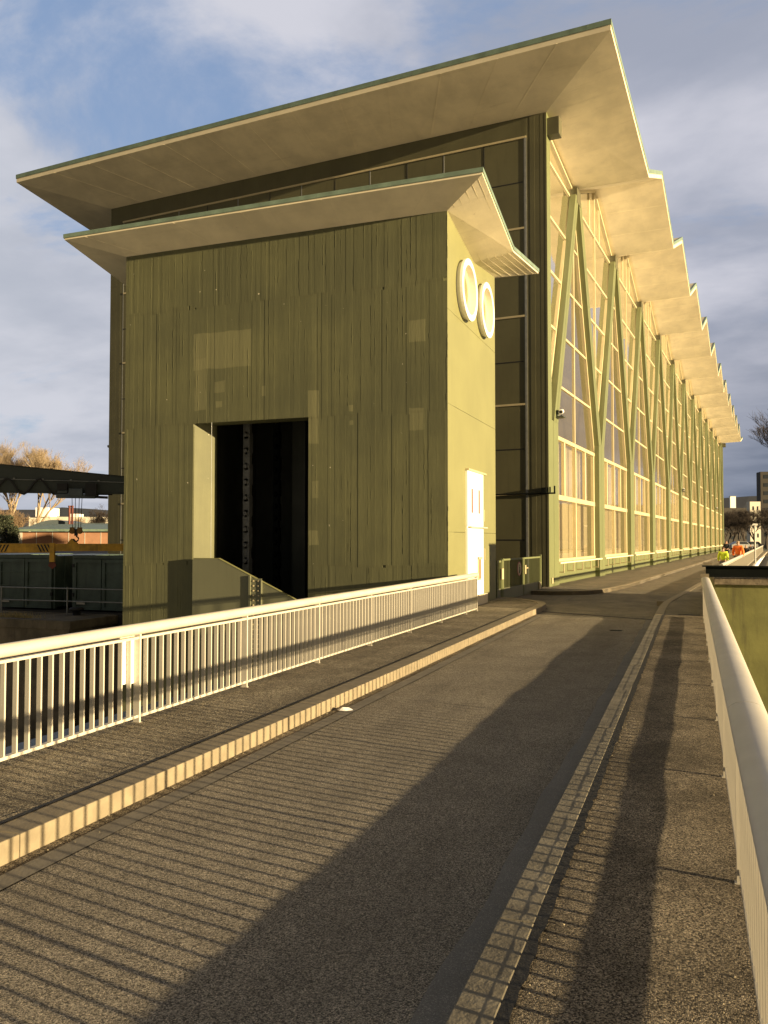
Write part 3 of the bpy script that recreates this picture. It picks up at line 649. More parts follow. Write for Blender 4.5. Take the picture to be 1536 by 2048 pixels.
# copper upstands standing between the ridges
# end wall
m = MB(); x = -WD; rr = random.Random(11)
FX0, FX1, FZ = -19.12, -0.82, 15.92
def strips(x0, x1, z0, z1f):
    x = x0
    while x < x1 - .01:
        w = rr.uniform(.10, .2); xb = min(x + w, x1); d = rr.uniform(-.004, .004)
        m.box(x, xb, d, .3, z0, z1f(x)); x = xb
strips(-WD, FX0, -1, lambda x: 16.64); strips(FX1, -0.006, -.2, lambda x: 16.64)
x = FX0
while x < FX1 - .01:
    xb = min(x + 1.52, FX1); m.box(x, xb, rr.uniform(-.003, .003), .3, FZ, 16.64); x = xb
m.build('end_wall', 'green_dark', ph)
m = MB()
xs = [-19.11, -17.6, -16.03, -14.52, -12.96, -11.39, -9.9, -8.38, -6.85, -5.3, -3.82, -2.28, -0.81]; zs = [-0.6, 0.15, 1.72, 3.32, 4.89, 6.46, 7.97, 9.57, 11.09, 12.69, 14.33, 15.9]
for i in range(12):
    for j in range(11):
        d = rr.uniform(.004, .010); m.box(xs[i] + .012, xs[i + 1] - .012, d, .3, zs[j] + .012, zs[j + 1] - .012)
pf = m.build('panel_wall', 'green_panel', ph)
m = MB(); 
for i, x in enumerate(xs):
    if i % 2 == 0: m.box(x - .018, x + .018, .002, .1, 0.1, 15.9)
m.box(-0.80, -0.72, -.012, 0.02, 0.1, 15.93)
m.build('vertical_rail', 'grey', pf)
m = MB()
for j in (3, 5, 7, 9): m.box(-19.1, -.82, -.018, .1, zs[j] - .035, zs[j] + .035)
m.box(-19.15, -.72, -.03, .1, 15.88, 15.95)
m.build('horizontal_rail', 'cream', pf)
m = MB()
for j in (2, 4, 6, 8, 10): m.box(-19.1, -.86, .0, .1, zs[j] - .02, zs[j] + .02)
for i in range(1, 12, 2): m.box(xs[i] - .015, xs[i] + .015, .0, .1, 0.1, 15.88)
m.build('rubber_joint', 'black', pf)
m = MB(); m.box(-WD, -WD + .3, .3, LEN, -1, 15.9).box(-WD + .3, -.3, LEN - .3, LEN, -1, 15.9); m.build('rear_wall', 'green_dark', ph)
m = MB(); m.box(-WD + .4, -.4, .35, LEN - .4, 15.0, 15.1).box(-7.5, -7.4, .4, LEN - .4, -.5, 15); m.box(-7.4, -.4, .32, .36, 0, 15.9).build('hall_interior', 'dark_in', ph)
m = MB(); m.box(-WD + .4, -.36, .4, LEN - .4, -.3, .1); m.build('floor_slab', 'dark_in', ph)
# columns: a post that forks into two legs
SL = 0.41
def leg(m, n, a, s):       # s=+1 leg rises toward +y ; outer face x=0
    zb, zt = 5.9, 15.55
    yb = n + s * 0.31; yt = a - s * 0.27
    for (o0, o1) in ((-0.32, -0.012), (0.012, 0.32)):
        wb, wt = 1.0, 0.84
        m.prism_x([(yb + o0 * wb, zb), (yb + o1 * wb, zb), (yt + o1 * wt, zt), (yt + o0 * wt, zt)], -.245, 0)
    m.prism_x([(yb - .02, zb), (yb + .02, zb), (yt + .02, zt), (yt - .02, zt)], -.18, -.02)
for k, n in enumerate(ND):
    m = MB(); hw = 0.63; lo = n - hw if k else 0.0; hi = n + hw
    if k == 12: hi = LEN
    for (a, b) in ((lo, (lo + hi) / 2 - .012), ((lo + hi) / 2 + .012, hi)): m.box(-.32, 0, a + (0.006 if k == 0 and a == lo else 0), b, -.1, 5.92)
    m.box(-.31, -.02, lo + .1, hi - .1, -.1, 5.92)
    if k == 0: m.box(-.8, 0, .01, 0.50, 5.92, 16.64)
    if k == 12: m.box(-.8, 0, LEN - .5, LEN - .01, 5.92, 16.64)
    if k > 0: leg(m, n, AP[k - 1], -1)
    if k < 12: leg(m, n, AP[k], 1)
    if k == 0: m.box(-.3, -.004, .0, .0, 0, 0) if False else None
    m.build('column', 'green_fac', ph)
for a in AP:
    m = MB(); m.box(-.7, .0, a - .33, a + .33, 15.5, 15.93).box(-.02, .012, a - .34, a + .34, 15.3, 15.9); m.build('bracket', 'green_dark', ph)
for y in (.06, LEN - .5): m = MB(); m.box(-.05, .42, y, y + .44, 15.85, 16.45); m.build('corner_bracket', 'green_dark', ph)
# windows
XG = -.27
def zline_edges(z):      # facade y intervals at height z that are glazed, by region
    u = (z - 5.9) / (15.55 - 5.9); return 0.31 + (4.16 - 0.31) * u + (0.33 - .05 * u)
def frame_bar(m, y0, z0, y1, z1, w, d=.07, x=XG): m.obox((x, y0, z0), (x, y1, z1), d, w, up=(0, math.cos(math.atan2(z1 - z0, y1 - y0) + math.pi / 2), math.sin(math.atan2(z1 - z0, y1 - y0) + math.pi / 2)))
for k in range(12):
    n0, n1, a = ND[k], ND[k + 1], AP[k]; lo, hi = n0 + .63, n1 - .63
    m = MB()
    for y in (lo + .09, hi - .09): m.box(XG - .06, XG + .06, y - .09, y + .09, .95, 5.55)
    m.box(XG - .06, XG + .07, a - .07, a + .07, .95, 5.55)
    for z, h in ((.98, .05), (3.30, .09), (5.50, .07)): m.box(XG - .055, XG + .08, lo, hi, z - h, z + h)
    for y in ((lo + a) / 2, (hi + a) / 2): m.box(XG - .05, XG + .06, y - .09, y + .09, 3.39, 5.43)
    m.box(XG - .05, XG + .05, a - .06, a + .06, 5.6, 15.2)
    for z in (7.5, 9.5, 11.5, 13.5):
        dlt = zline_edges(z); 
        if a - n0 - dlt > .1: m.box(XG - .045, XG + .045, n0 + dlt, n1 - dlt, z - .045, z + .045)
    for s, nn in ((1, n0), (-1, n1)):
        frame_bar(m, nn + s * (zline_edges(5.6) + .06), 5.6, nn + s * (zline_edges(15.0) + .06), 15.0, .12, .12)
    fr = m.build('window', 'cream', ph)
    m = MB(); m.quad((XG, lo, .95), (XG, hi, .95), (XG, hi, 5.5), (XG, lo, 5.5)); m.quad((XG, lo, 5.5), (XG, hi, 5.5), (XG, a + .1, 15.4), (XG, a - .1, 15.4)); m.build('pane', 'glass', fr)
    # sill shelf with hooks
    m = MB(); m.box(-.34, .06, lo - .02, hi + .30, .87, .92); sl = m.build('sill', 'fascia', ph)
    m = MB()
    for i in range(5):
        y = lo + .55 + i * 1.62; m.box(.02, .05, y - .025, y + .025, .56, .87); m.box(-.28, .05, y - .025, y + .025, .53, .57)
    m.build('hook', 'cream', sl)
    m = MB()
    yy = lo
    while yy < hi - .05: y2 = min(yy + 1.27, hi); m.box(-.26, -.20, yy + .004, y2 - .004, -.1, .86); yy = y2
    m.build('plinth', 'green_fac', ph)
    # inner blinds and piers behind the glass
    m = MB(); m.box(-.55, -.52, lo + .0, lo + 2.3, .1, 5.6).box(-.55, -.52, lo + 2.75, a + 2.35, .1, 5.6).box(-.55, -.52, a + 2.95, hi + .0, .1, 5.6); m.build('blind', 'interior', ph)
    m = MB(); m.box(-.9, -.85, lo - .5, hi + .5, .1, 5.6); m.build('inner_pier', 'interior_brown', ph)
for k in range(13):       # glazed V between two apexes
    n = ND[k]; a0 = AP[k - 1] if k else None; a1 = AP[k] if k < 12 else None
    m = MB(); g = MB()
    y_lo = a0 + .02 if a0 is not None else .52; y_hi = a1 - .02 if a1 is not None else LEN - .52
    c = n if (k and k < 12) else None
    for z in (7.5, 9.5, 11.5, 13.5, 15.5):
        u = (z - 5.9) / 9.65; half = .31 + 3.87 * u - .33
        l = (n - half) if a0 is not None else .5; h = (n + half) if a1 is not None else LEN - .5
        if h - l > .3: m.box(XG - .045, XG + .045, l, h, z - .045, z + .045)
    if c is not None:
        m.box(XG - .05, XG + .05, c - .055, c + .055, 7.0, 17.5)
        for dy in (-1.1, 1.1): m.box(XG - .045, XG + .045, c + dy - .07, c + dy + .07, 15.5, zw(c + dy) - .05)
    if a0 is not None: frame_bar(m, n - .05, 6.6, a0 + .45, 15.4, .12, .12)
    if a1 is not None: frame_bar(m, n + .05, 6.6, a1 - .45, 15.4, .12, .12)
    ys = [y for y in ([y_lo] + [p for p in prof if y_lo < p < y_hi] + [y_hi])]
    for p, q in zip(ys, ys[1:]):
        frame_bar(m, p, zw(p) - .07, q, zw(q) - .07, .14, .16)
    fr = m.build('window', 'cream', ph)
    top = [(XG, y, zw(y) - .02) for y in ys]
    zb_l = 15.5 if a0 is not None else 6.0
    bot = [(XG, y_hi, 15.4 if a1 is not None else 6.0), (XG, n + .05, 6.1), (XG, n - .05, 6.1), (XG, y_lo, zb_l)]
    if a0 is None: bot = [(XG, y_hi, 15.4), (XG, n + .1, 6.1), (XG, y_lo, 6.1)]
    if a1 is None: bot = [(XG, y_hi, 6.1), (XG, n - .1, 6.1), (XG, y_lo, 15.4)]
    g.quad(*(top + bot)); g.build('pane', 'glass', fr)
# security cameras on the columns
def seccam(y, z, label, x=.02):
    t = thing('security_camera', label, 'security camera', mw(x, y, z), -D4, group='security cameras on the hall columns')
    m = MB(); m.tube([(.16, -.26, .02), (.10, .14, .10)], .085, 14); m.build('housing', 'white_bright', t)
    m = MB(); m.tube([(.162, -.275, .018), (.16, -.262, .02)], .06, 14); m.build('lens', 'black', t)
    m = MB(); m.box(0, .25, -.28, .12, -.16, -.12).box(.1, .14, -.04, .0, -.13, .02).tube([(.02, -.2, -.1), (.02, -.2, .1)], .05, 8); m.build('mount', 'crane', t)
seccam(1.35, 6.25, 'white security camera on the nearest corner column of the hall')
seccam(45.3, 5.9, 'small pale security camera halfway along the hall facade')
seccam(89.4, 5.9, 'farthest tiny camera box near the distant end of the hall facade')
# wall lamp on the left side
t = thing('wall_lamp', 'grey street lamp head sticking out from the left edge of the hall', 'lamp', mw(-WD, .8, 6.0), -D4)
m = MB(); m.tube([(0, 0, 0), (-.35, 0, .03)], .03, 8); m.build('arm', 'grey', t)
m = MB(); m.prism_y([(-.28, -.03), (-.40, -.10), (-.75, -.05), (-.80, .05), (-.6, .11), (-.28, .07)], -.09, .09); m.build('lamp_head', 'grey', t, bevel=.02)
# horizontal barrier bar near the hall corner
t = thing('service_pipe', 'thin dark bar running across the end wall at the hall corner', 'pipe', mw(0, 0, 3.32), -D4)
m = MB(); m.tube([(-4.6, -.10, 0), (.25, -.10, .0)], .028, 8); m.build('bar', 'steel_dark', t)
m = MB(); m.box(-.22, -.06, -.14, .0, 0, .2).box(.04, .07, -.1, .0, -.02, .22).box(.2, .24, -.12, -.05, -.02, .25); m.build('clamp', 'steel_dark', t)
# thin signal box at the pillar foot
m = MB(); m.box(.0, .05, .22, .36, .22, .42); o = m.build('socket_box', 'cream'); o.location = P0; o.rotation_euler = (0, 0, -D4); tag(o, 'small yellow box at the foot of the hall corner column', 'box')

# ------------------------------------------------------------------ gate between gatehouse and hall
gt = thing('metal_gate', 'low pale barred double gate with solid foot panel between gatehouse and hall', 'gate', (-5.10, 22.55, 0), 0)
gdir = (Vector((-4.73, 27.5, 0)) - Vector((-5.10, 22.55, 0))); GL = gdir.length; gt.rotation_euler = (0, 0, math.atan2(gdir.y, gdir.x))
def leaf(x0, x1, zt, name='gate_leaf'):
    m = MB(); m.obox((x0, 0, zt), (x1, 0, zt), .045, .05); m.obox((x0 + .02, 0, .15), (x0 + .02, 0, zt), .04, .045, up=(1, 0, 0)); m.obox((x1 - .02, 0, .15), (x1 - .02, 0, zt), .04, .045, up=(1, 0, 0))
    lf = m.build(name, 'green_fac', gt); m = MB(); m.box(x0, x1, -.012, .012, .03, .36); m.build('foot_panel', 'plate', lf)
    m = MB(); x = x0 + .1
    while x < x1 - .05: m.box(x - .006, x + .006, -.01, .01, .36, zt); x += .14
    m.build('bars', 'green_fac', lf); return lf
leaf(.02, .42, 1.12); l2 = leaf(.62, 2.78, 1.16); l3 = leaf(2.84, 4.86, 1.16)
m = MB(); m.box(.45, .53, -.04, .04, .0, 1.17).box(.56, .62, -.04, .04, 0, 1.2); m.build('gate_post', 'green_fac', gt)
m = MB(); m.box(4.86, 4.93, -.04, .04, .0, 1.24); m.build('gate_post', 'green_fac', gt)
m = MB(); m.box(.34, .50, -.07, -.03, .62, .92).box(2.80, 2.90, -.07, -.03, .68, .95).tube([(2.9, -.08, .86), (3.05, -.08, .86)], .02, 6); m.build('lock_box', 'cream', gt)
m = MB(); m.box(4.62, 4.82, -.05, -.02, .08, .34); m.build('bolt_plate', 'cream', gt)
sgn = thing('round_sign', 'round faded red sign with black figure hanging on the metal gate', 'sign', (-5.10, 22.55, 0)); sgn.rotation_euler = gt.rotation_euler
def disc(m, cx, cz, r, y0, y1, n=28): m.prism_y([(cx + r * math.cos(2 * math.pi * i / n), cz + r * math.sin(2 * math.pi * i / n)) for i in range(n)], y0, y1)
m = MB(); disc(m, 2.22, .86, .21, -.045, -.035); m.build('rim', 'sign_pink', sgn)
m = MB(); disc(m, 2.22, .86, .175, -.050, -.044); m.build('face', 'cream', sgn)
m = MB(); disc(m, 2.24, .96, .03, -.056, -.049, 12); m.prism_y([(2.17, .92), (2.27, .92), (2.30, .80), (2.26, .72), (2.27, .72), (2.24, .72), (2.22, .80), (2.17, .72), (2.14, .74), (2.20, .83)], -.056, -.0495); m.build('figure', 'black', sgn)

# ------------------------------------------------------------------ pier on the right
pr = thing('concrete_pier', 'mossy green painted concrete pier beyond the end of the right railing', 'pier', (0, 0, 0))
m = MB(); m.box(.42, 7, 18.62, 26.2, -4.4, .80); m.build('wall', 'pier', pr)
m = MB(); m.box(.40, 7.1, 18.50, 26.3, .80, .93); m.build('ledge', 'pierledge', pr, bevel=.01)
sb = thing('steel_beam', 'black steel I beam lying across the top of the green pier', 'beam', (0, 0, 0))
m = MB(); m.box(.17, 7, 18.44, 18.66, 1.165, 1.19).box(.24, 7, 18.52, 18.55, .98, 1.165).box(.22, 7, 18.44, 18.66, .955, .98); m.build('beam', 'steel_dark', sb)
m = MB(); m.box(.14, .30, 18.30, 18.46, .955, 1.02).box(.2, .36, 18.7, 18.86, 1.19, 1.25); m.build('end_block', 'kerb', sb)
for (y0, y1, zt, lab) in ((20.25, 21.25, 2.40, 'tall grey control cabinet at the near end of the green pier'), (22.5, 23.75, 2.30, 'tall grey control cabinet at the far end of the green pier')):
    t = thing('control_cabinet', lab, 'cabinet', (3.0, y0, .93)); m = MB(); m.box(-.35, .35, 0, y1 - y0, 0, zt - .93); m.build('body', 'grey', t, bevel=.02)
    m = MB(); m.box(-.37, -.35, .06, y1 - y0 - .06, .08, zt - 1.05); m.build('door', 'grey', t); m = MB(); m.box(-.4, .4, -.05, y1 - y0 + .05, zt - .93, zt - .88); m.build('lid', 'grey', t)

# ------------------------------------------------------------------ quay on the left
m = MB(); m.box(-60, -17.8, 20.35, 22.7, -4.5, -1.02); struct(m.build('quay_wall', 'conc'))
m = MB(); m.box(-60, -17.72, 20.30, 22.7, -1.02, -.74); struct(m.build('quay_edge', 'conc', bevel=.03))
m = MB(); m.box(-17.9, -13.9, 21.3, 22.6, -4.5, -1.2); struct(m.build('quay_wall', 'conc'))
m = MB(); m.box(-15.9, -13.8, 20.9, 21.35, -4.5, -1.35); struct(m.build('quay_wall', 'conc'))
rg = random.Random(5); m = MB()
for i in range(420):
    x = -20.3 + rg.gauss(0, .55); y = 20.55 + rg.random() * .35; h = rg.uniform(.06, .24); a = rg.uniform(-.12, .12); w = .006
    m.quad((x - w, y, -.74), (x + w, y, -.74), (x + a, y + rg.uniform(-.08, .08), -.74 + h))
o = m.build('grass_tuft', paint('dry_grass', (.34, .27, .10), .9, .3, 9)); tag(o, 'tuft of dry grass growing on the concrete quay edge', 'grass'); 
# quay railing
qr = thing('quay_railing', 'low grey two-bar pipe railing in front of the green containers', 'railing', (-21.9, 21.75, -.74))
m = MB(); m.tube([(-9, -.9, .92), (5.6, .64, .84)], .022, 8); m.build('top_rail', 'grey', qr)
m = MB(); m.tube([(-9, -.9, .50), (5.6, .64, .42)], .022, 8); m.build('middle_rail', 'grey', qr)
for x in (-2.6, .02, 2.55, 5.2): m = MB(); y = -.0 + x * .105; m.tube([(x, y, -.02), (x, y, .91)], .026, 8); m.build('post', 'grey', qr)
bl = thing('bollard', 'squat dark mooring bollard on the quay beside the railing post', 'bollard', (-18.95, 22.0, -.74))
m = MB(); m.tube([(0, 0, 0), (0, 0, .12), (0, 0, .16), (0, 0, .22), (0, 0, .26)], [.13, .12, .22, .24, .16], 16); m.build('body', 'black', bl)
# containers
def container(x0, label, y0=23.1, dep=4.8):
    t = thing('skip_container', label, 'container', (x0, y0, -.72), group='green roll-off containers on the quay'); w, h = 2.45, 1.92
    m = MB(); m.box(0, w, .08, dep, .10, h - .04)
    yy = .5
    while yy < dep: m.box(-.05, 0, yy, yy + .1, .1, h - .05); m.box(w, w + .05, yy, yy + .1, .1, h - .05); yy += .6
    m.build('body', 'cont', t)
    m = MB(); m.box(-.06, w + .06, 0, .1, h - .12, h); m.box(-.06, w + .06, .0, dep, h - .03, h + .03) if False else None; m.box(-.06, .0, 0, .1, .05, h - .12).box(w, w + .06, 0, .1, .05, h - .12).build('frame', 'cont', t)
    for i in range(2):
        xa = .03 + i * 1.21; xb = xa + 1.17; m = MB(); m.box(xa, xb, -.02, .06, .06, h - .14)
        d = m.build('door', 'cont', t)
        m = MB(); m.box(xa, xb, -.07, -.02, h - .26, h - .14).box(xa, xb, -.07, -.02, .06, .16).box(xa, xa + .12, -.07, -.02, .16, h - .26).box(xb - .12, xb, -.07, -.02, .16, h - .26)
        for z in (.36, .82, 1.30): m.box(xa + .12, xb - .12, -.055, -.02, z, z + .035)
        m.build('door_frame', 'cont', d)
        m = MB(); 
        for z in (.5, 1.5): m.box(xa - .03 if i == 0 else xb - .03, xa + .05 if i == 0 else xb + .05, -.10, -.05, z, z + .12)
        m.build('hinge', 'black', d)
    m = MB(); m.box(.2, .55, -.09, -.07, .24, .31); m.build('plate', 'white', t)
    m = MB()
    for xx in (.5, 1.9): m.box(xx - .1, xx + .1, .1, dep, 0, .12)
    m.build('skid', 'black', t); return t
container(-23.35, 'dark green container with closed doors, left one on the quay'); container(-20.03, 'dark green container with closed doors, next to the gatehouse wall')
container(-27.0, 'dark green container partly cut by the left picture edge', 23.4)
# crane
cr = thing('gantry_crane', 'dark green overhead crane girder with hoist trolley above the containers', 'crane', (-24.28, 24.03, 3.5), math.atan2(2.43, 3.64))
def tap(x): return 1.04 - .37 * max(0, x) / 4.38 if x > -1 else 1.12
m = MB()
m.prism_y([(-9, 0), (5.6, 0), (5.6, .56), (4.38, .67), (0, 1.04), (-1.5, 1.15), (-9, 1.2)], -.15, .15)
m.obox((-9, 0, .01), (5.6, 0, .01), .42, .03); gd = m.build('girder', 'crane', cr)
m = MB(); m.obox((0, -.16, 1.045), (5.6, -.16, .575), .10, .02).build('girder_flange', 'black', gd)
m = MB(); m.tube([(-9, -.24, .60), (5.6, -.24, .42)], .016, 6)
for i in range(14): x = -8.5 + i; m.box(x - .03, x + .03, -.27, -.15, .60 - (x + 9) * .0123, .66 - (x + 9) * .0123)
m.build('cable_rail', 'grey', gd)
m = MB(); pts = []
for i in range(0, 90): x = -8 + i * .115; pts.append((x, -.27, .22 - .29 * math.cos(x * 2 * math.pi / 1.12 + 1.6) + .0 * x))
m.tube(pts, .040, 6); m.build('festoon_cable', 'black', gd)
m = MB(); m.box(2.0, 3.4, -.42, -.18, -.20, -.04).box(2.45, 2.95, -.46, -.18, -.12, .16).tube([(2.05, -.3, .05), (2.4, -.3, .05)], .1, 12); tr = m.build('trolley', 'ledge', cr, bevel=.02)
m = MB(); m.box(2.05, 2.40, -.5, .3, .10, .34).box(3.05, 3.45, -.5, .4, -.12, .36).tube([(3.3, -.3, -.14), (3.85, -.3, -.16)], .05, 8).tube([(3.3, -.1, -.02), (4.0, -.1, -.02)], .04, 8); m.build('motor', 'black', tr)
m = MB()
for dx in (-.16, -.04, .10, .2): m.tube([(2.72 + dx, -.3, -.15), (2.72 + dx * .8, -.3, -1.42)], .012, 5)
m.build('hoist_rope', 'black', cr)
m = MB(); m.tube([(2.58, -.40, -1.45), (2.58, -.20, -1.45)], .10, 14).tube([(2.85, -.40, -1.45), (2.85, -.20, -1.45)], .10, 14).box(2.50, 2.66, -.38, -.22, -1.40, -1.30).box(2.77, 2.93, -.38, -.22, -1.40, -1.30); hb = m.build('hook_block', 'rusty_yellow', cr)
m = MB(); m.box(2.66, 2.78, -.36, -.24, -1.62, -1.36)
hp = [(2.72 + .09 * math.sin(a), -.3, -1.74 - .09 * math.cos(a)) for a in [2.9 - i * .45 for i in range(11)]]; m.tube([(2.72, -.3, -1.6)] + hp, .028, 7); m.build('hook', 'black', hb)
cr.location = (-21.49, 21.27, 3.295); cr.scale = (.885,) * 3
# lifting beam
lb = thing('lifting_beam', 'worn yellow lifting beam with striped end hanging above the containers', 'lifting beam', (-24.28, 23.75, 1.25), math.atan2(2.43, 3.64))
m = MB(); m.box(-.3, 2.05, -.1, .1, 0, .34).box(2.05, 6.2, -.08, .08, .05, .33).box(-3, -.3, -.1, .1, -.05, .3).box(1.95, 2.12, -.14, .14, -.35, .36); m.build('beam', 'yellow', lb)
m = MB(); m.prism_y([(2.55, .33), (2.95, .33), (2.80, .52), (2.70, .52)], -.05, .05); m.build('lug', 'yellow', lb)
m = MB()
for x0 in (0.0, 1.5):
    for i in range(4):
        x = x0 + i * .12; s = .13 if x0 == 0 else -.13; xx = x + (.0 if s > 0 else .13); m.prism_y([(xx, .03), (xx + .055, .03), (xx + .055 + s, .30), (xx + s, .30)], -.106, -.102)
m.build('stripes', 'black', lb)
m = MB(); m.prism_y([(1.95, -.35), (2.12, -.35), (2.18, -.5), (2.05, -.62), (1.9, -.5)], -.06, .06); m.build('hook', 'rust', lb)
lb.location = (-21.49, 21.02, 1.304); lb.scale = (.885,) * 3
# ------------------------------------------------------------------ far left
s20, c20 = math.sin(R(20.443)), math.cos(R(20.443))
def Lw(px, D, z=0.0):
    X = (px - 768) / 1656.0 * D; return (X * c20 - D * s20, X * s20 + D * c20, z)
AZ = R(20.443)
wh = thing('workshop', 'low brick workshop with green flat roof behind the crane', 'building', Lw(39, 207, -3.9), AZ); wh.scale = (2.3,) * 3
m = MB(); m.box(0, 19, 0, 9, 0, 3.35); m.build('wall', 'brick', wh)
m = MB(); m.prism_x([(-.7, 3.38), (9.5, 4.15), (9.5, 4.35), (-.7, 3.62)], -1.0, 20); m.build('roof', 'copper', wh)
m = MB(); m.box(-.1, .35, -.05, .4, 0, 3.35)
for i in range(1, 11): m.box(i * 1.75 + .1, i * 1.75 + .16, -.03, .1, 0, 3.35)
m.build('wall_strip', 'white', wh)
hs = thing('shed', 'dark curved roof shed behind the green roofed workshop', 'building', Lw(62, 239, -3.85), AZ); hs.scale = (2.3,) * 3
pl = [(9 * i / 14, 4.2 + .75 * math.sin(math.pi * min(1, i / 9)) if i < 9 else 4.55) for i in range(15)]
m = MB(); m.prism_y([(0, 0)] + pl + [(11, 4.4), (11, 0)], 0, 6); m.build('wall', 'ledge', hs)
for i, (px, lab) in enumerate(((139, 'left one of two dark red steel chimneys behind the workshop'), (144.5, 'right one of two dark red steel chimneys behind the workshop'))):
    t = thing('chimney', lab, 'chimney', Lw(px, 237, -3.85), 0, 'pair of red chimneys behind the workshop'); t.scale = (2.3,) * 3; m = MB(); m.tube([(0, 0, 0), (0, 0, 6.6)], .13, 10); m.build('stack', 'rust', t); m = MB(); m.tube([(0, 0, 6.5), (0, 0, 6.7)], .17, 10); m.build('cap', 'rust', t)
fb = thing('factory', 'long cream factory building lit by the sun behind the trees', 'building', Lw(58, 400, -3.1), AZ); fb.scale = (2.0,) * 3
m = MB(); m.box(0, 46, 0, 12, 0, 8.0); m.build('wall', 'pale', fb); m = MB(); m.box(2, 5.0, -1, 6, 8, 10.2).box(9, 11, 2, 6, 8, 8.8).box(27, 28, 2, 4, 8, 10); m.build('roof_block', 'white_bright', fb)
m = MB()
for i in range(18): m.box(1 + i * 2.5, 2.6 + i * 2.5, -.05, .1, 5.2, 6.2)
m.build('window', 'win', fb)

# bare trees
def bare_tree(seed, h, spread, mat, r0=.28, levels=6, up=.55, kids=(3, 4), twig=.012, lean=0.0, trunk_frac=.3):
    rnd = random.Random(seed); m = MB(); tm = MB()
    def br(p, d, L, r, lev):
        n = 2 if lev > 1 else 3; pts = [p.copy()]; q = p.copy(); dd = d.copy()
        for i in range(n):
            dd = (dd + Vector((rnd.uniform(-1, 1), rnd.uniform(-1, 1), rnd.uniform(-.3, .8))) * .16).normalized(); q = q + dd * (L / n); pts.append(q.copy())
        rr = [r * (1 - .45 * i / n) for i in range(n + 1)]
        (tm if lev == 0 else m).tube(pts, rr, 6 if lev < 2 else 3, False)
        if lev >= levels: return
        for k in range(rnd.randint(*kids)):
            tt = rnd.uniform(.35, 1.0); idx = min(n - 1, int(tt * n)); base = pts[idx].lerp(pts[idx + 1], tt * n - idx)
            a = rnd.uniform(0, 2 * math.pi); sp = rnd.uniform(.35, 1.0) * spread
            side = Vector((math.cos(a), math.sin(a), 0)); nd = (dd * (1 - .25 * sp) + side * sp + Vector((0, 0, up * .4))).normalized()
            br(base, nd, L * rnd.uniform(.58, .82), max(twig, r * .52), lev + 1)
    br(Vector((0, 0, 0)), Vector((lean, 0, 1)).normalized(), h * trunk_frac, r0, 0)
    return m, tm
def put_tree(name, label, mt, mat, loc, s=1.0, rz=0.0, group=None, proto=None):
    if proto:
        t = copy_tree(proto); t['label'] = label
        if group: t['group'] = group
        t.location = loc; t.rotation_euler = (0, 0, rz); t.scale = (s, s, s); return t
    t = thing(name, label, 'tree', loc, rz, group); t.scale = (s, s, s)
    mt[1].build('trunk', mat, t); mt[0].build('crown', mat, t); return t
GLT = 'bare trees behind the workshop'
ta = bare_tree(21, 18.0, .80, 'bark', .26, 7, .9, (4, 4), .0085, trunk_frac=.27); A = put_tree('bare_tree', 'tall sunlit bare tree with pale trunk left of the hall, second from the left edge', ta, 'bark', Lw(80, 275, -3.6), 2.75, 0, GLT)
put_tree('bare_tree', 'tall bare tree with forked top at the left picture edge', None, None, Lw(24, 290, -3.6), 2.9, 2.1, GLT, A)
put_tree('bare_tree', 'bare tree partly beyond the left picture edge', None, None, Lw(-28, 282, -3.6), 2.6, 4.0, GLT, A)
tb = bare_tree(5, 11, .95, 'bark', .15, 7, .5, (3, 4), .008, trunk_frac=.24); Bt = put_tree('bare_tree', 'round brown bare tree close to the left edge of the hall', tb, 'bark_dark', Lw(192, 255, -3.6), 2.3, 0, GLT)
for px, D, s, rz, lab in ((40, 262, 2.1, 1.0, 'low golden bare tree left of the pale trunk'), (112, 270, 1.9, 2.0, 'small bare tree between pale trunk and chimneys'), (160, 280, 2.0, 3.3, 'bare tree just right of the chimneys'), (5, 260, 2.4, 5.0, 'low bushy bare tree at the left edge above the girder stripes')):
    q = put_tree('bare_tree', lab, None, None, Lw(px, D, -3.6), s, rz, GLT, Bt)
    for ch in q.children: ch.data = ch.data.copy(); ch.data.materials[0] = M['bark_gold']
# evergreen shrub
def shrub(name, label, loc, rx, rz_, n, seed):
    rnd = random.Random(seed); m = MB()
    for i in range(n):
        a = rnd.uniform(0, 6.28); u = rnd.random(); rr = rx * math.sqrt(rnd.random()) * (1 - .55 * u); p = Vector((rr * math.cos(a), rr * math.sin(a), u * rz_)); s = rnd.uniform(.25, .55)
        d1 = Vector((rnd.uniform(-1, 1), rnd.uniform(-1, 1), rnd.uniform(-1, 1))) * s; d2 = Vector((rnd.uniform(-1, 1), rnd.uniform(-1, 1), rnd.uniform(-1, 1))) * s
        m.quad(p, p + d1, p + d2)
    t = thing(name, label, 'shrub', loc); m.build('foliage', 'conifer', t); k = MB(); k.tube([(0, 0, 0), (0, 0, rz_ * .8)], [.12, .03], 6); k.build('trunk', 'bark_dark', t)
shrub('evergreen_shrub', 'dark evergreen bush left of the brick workshop', Lw(10, 190, -3.7), 3.6, 11.0, 5200, 1)
shrub('evergreen_shrub', 'smaller dark evergreen bush touching the workshop corner', Lw(28, 188, -3.7), 2.2, 8.4, 2600, 2)
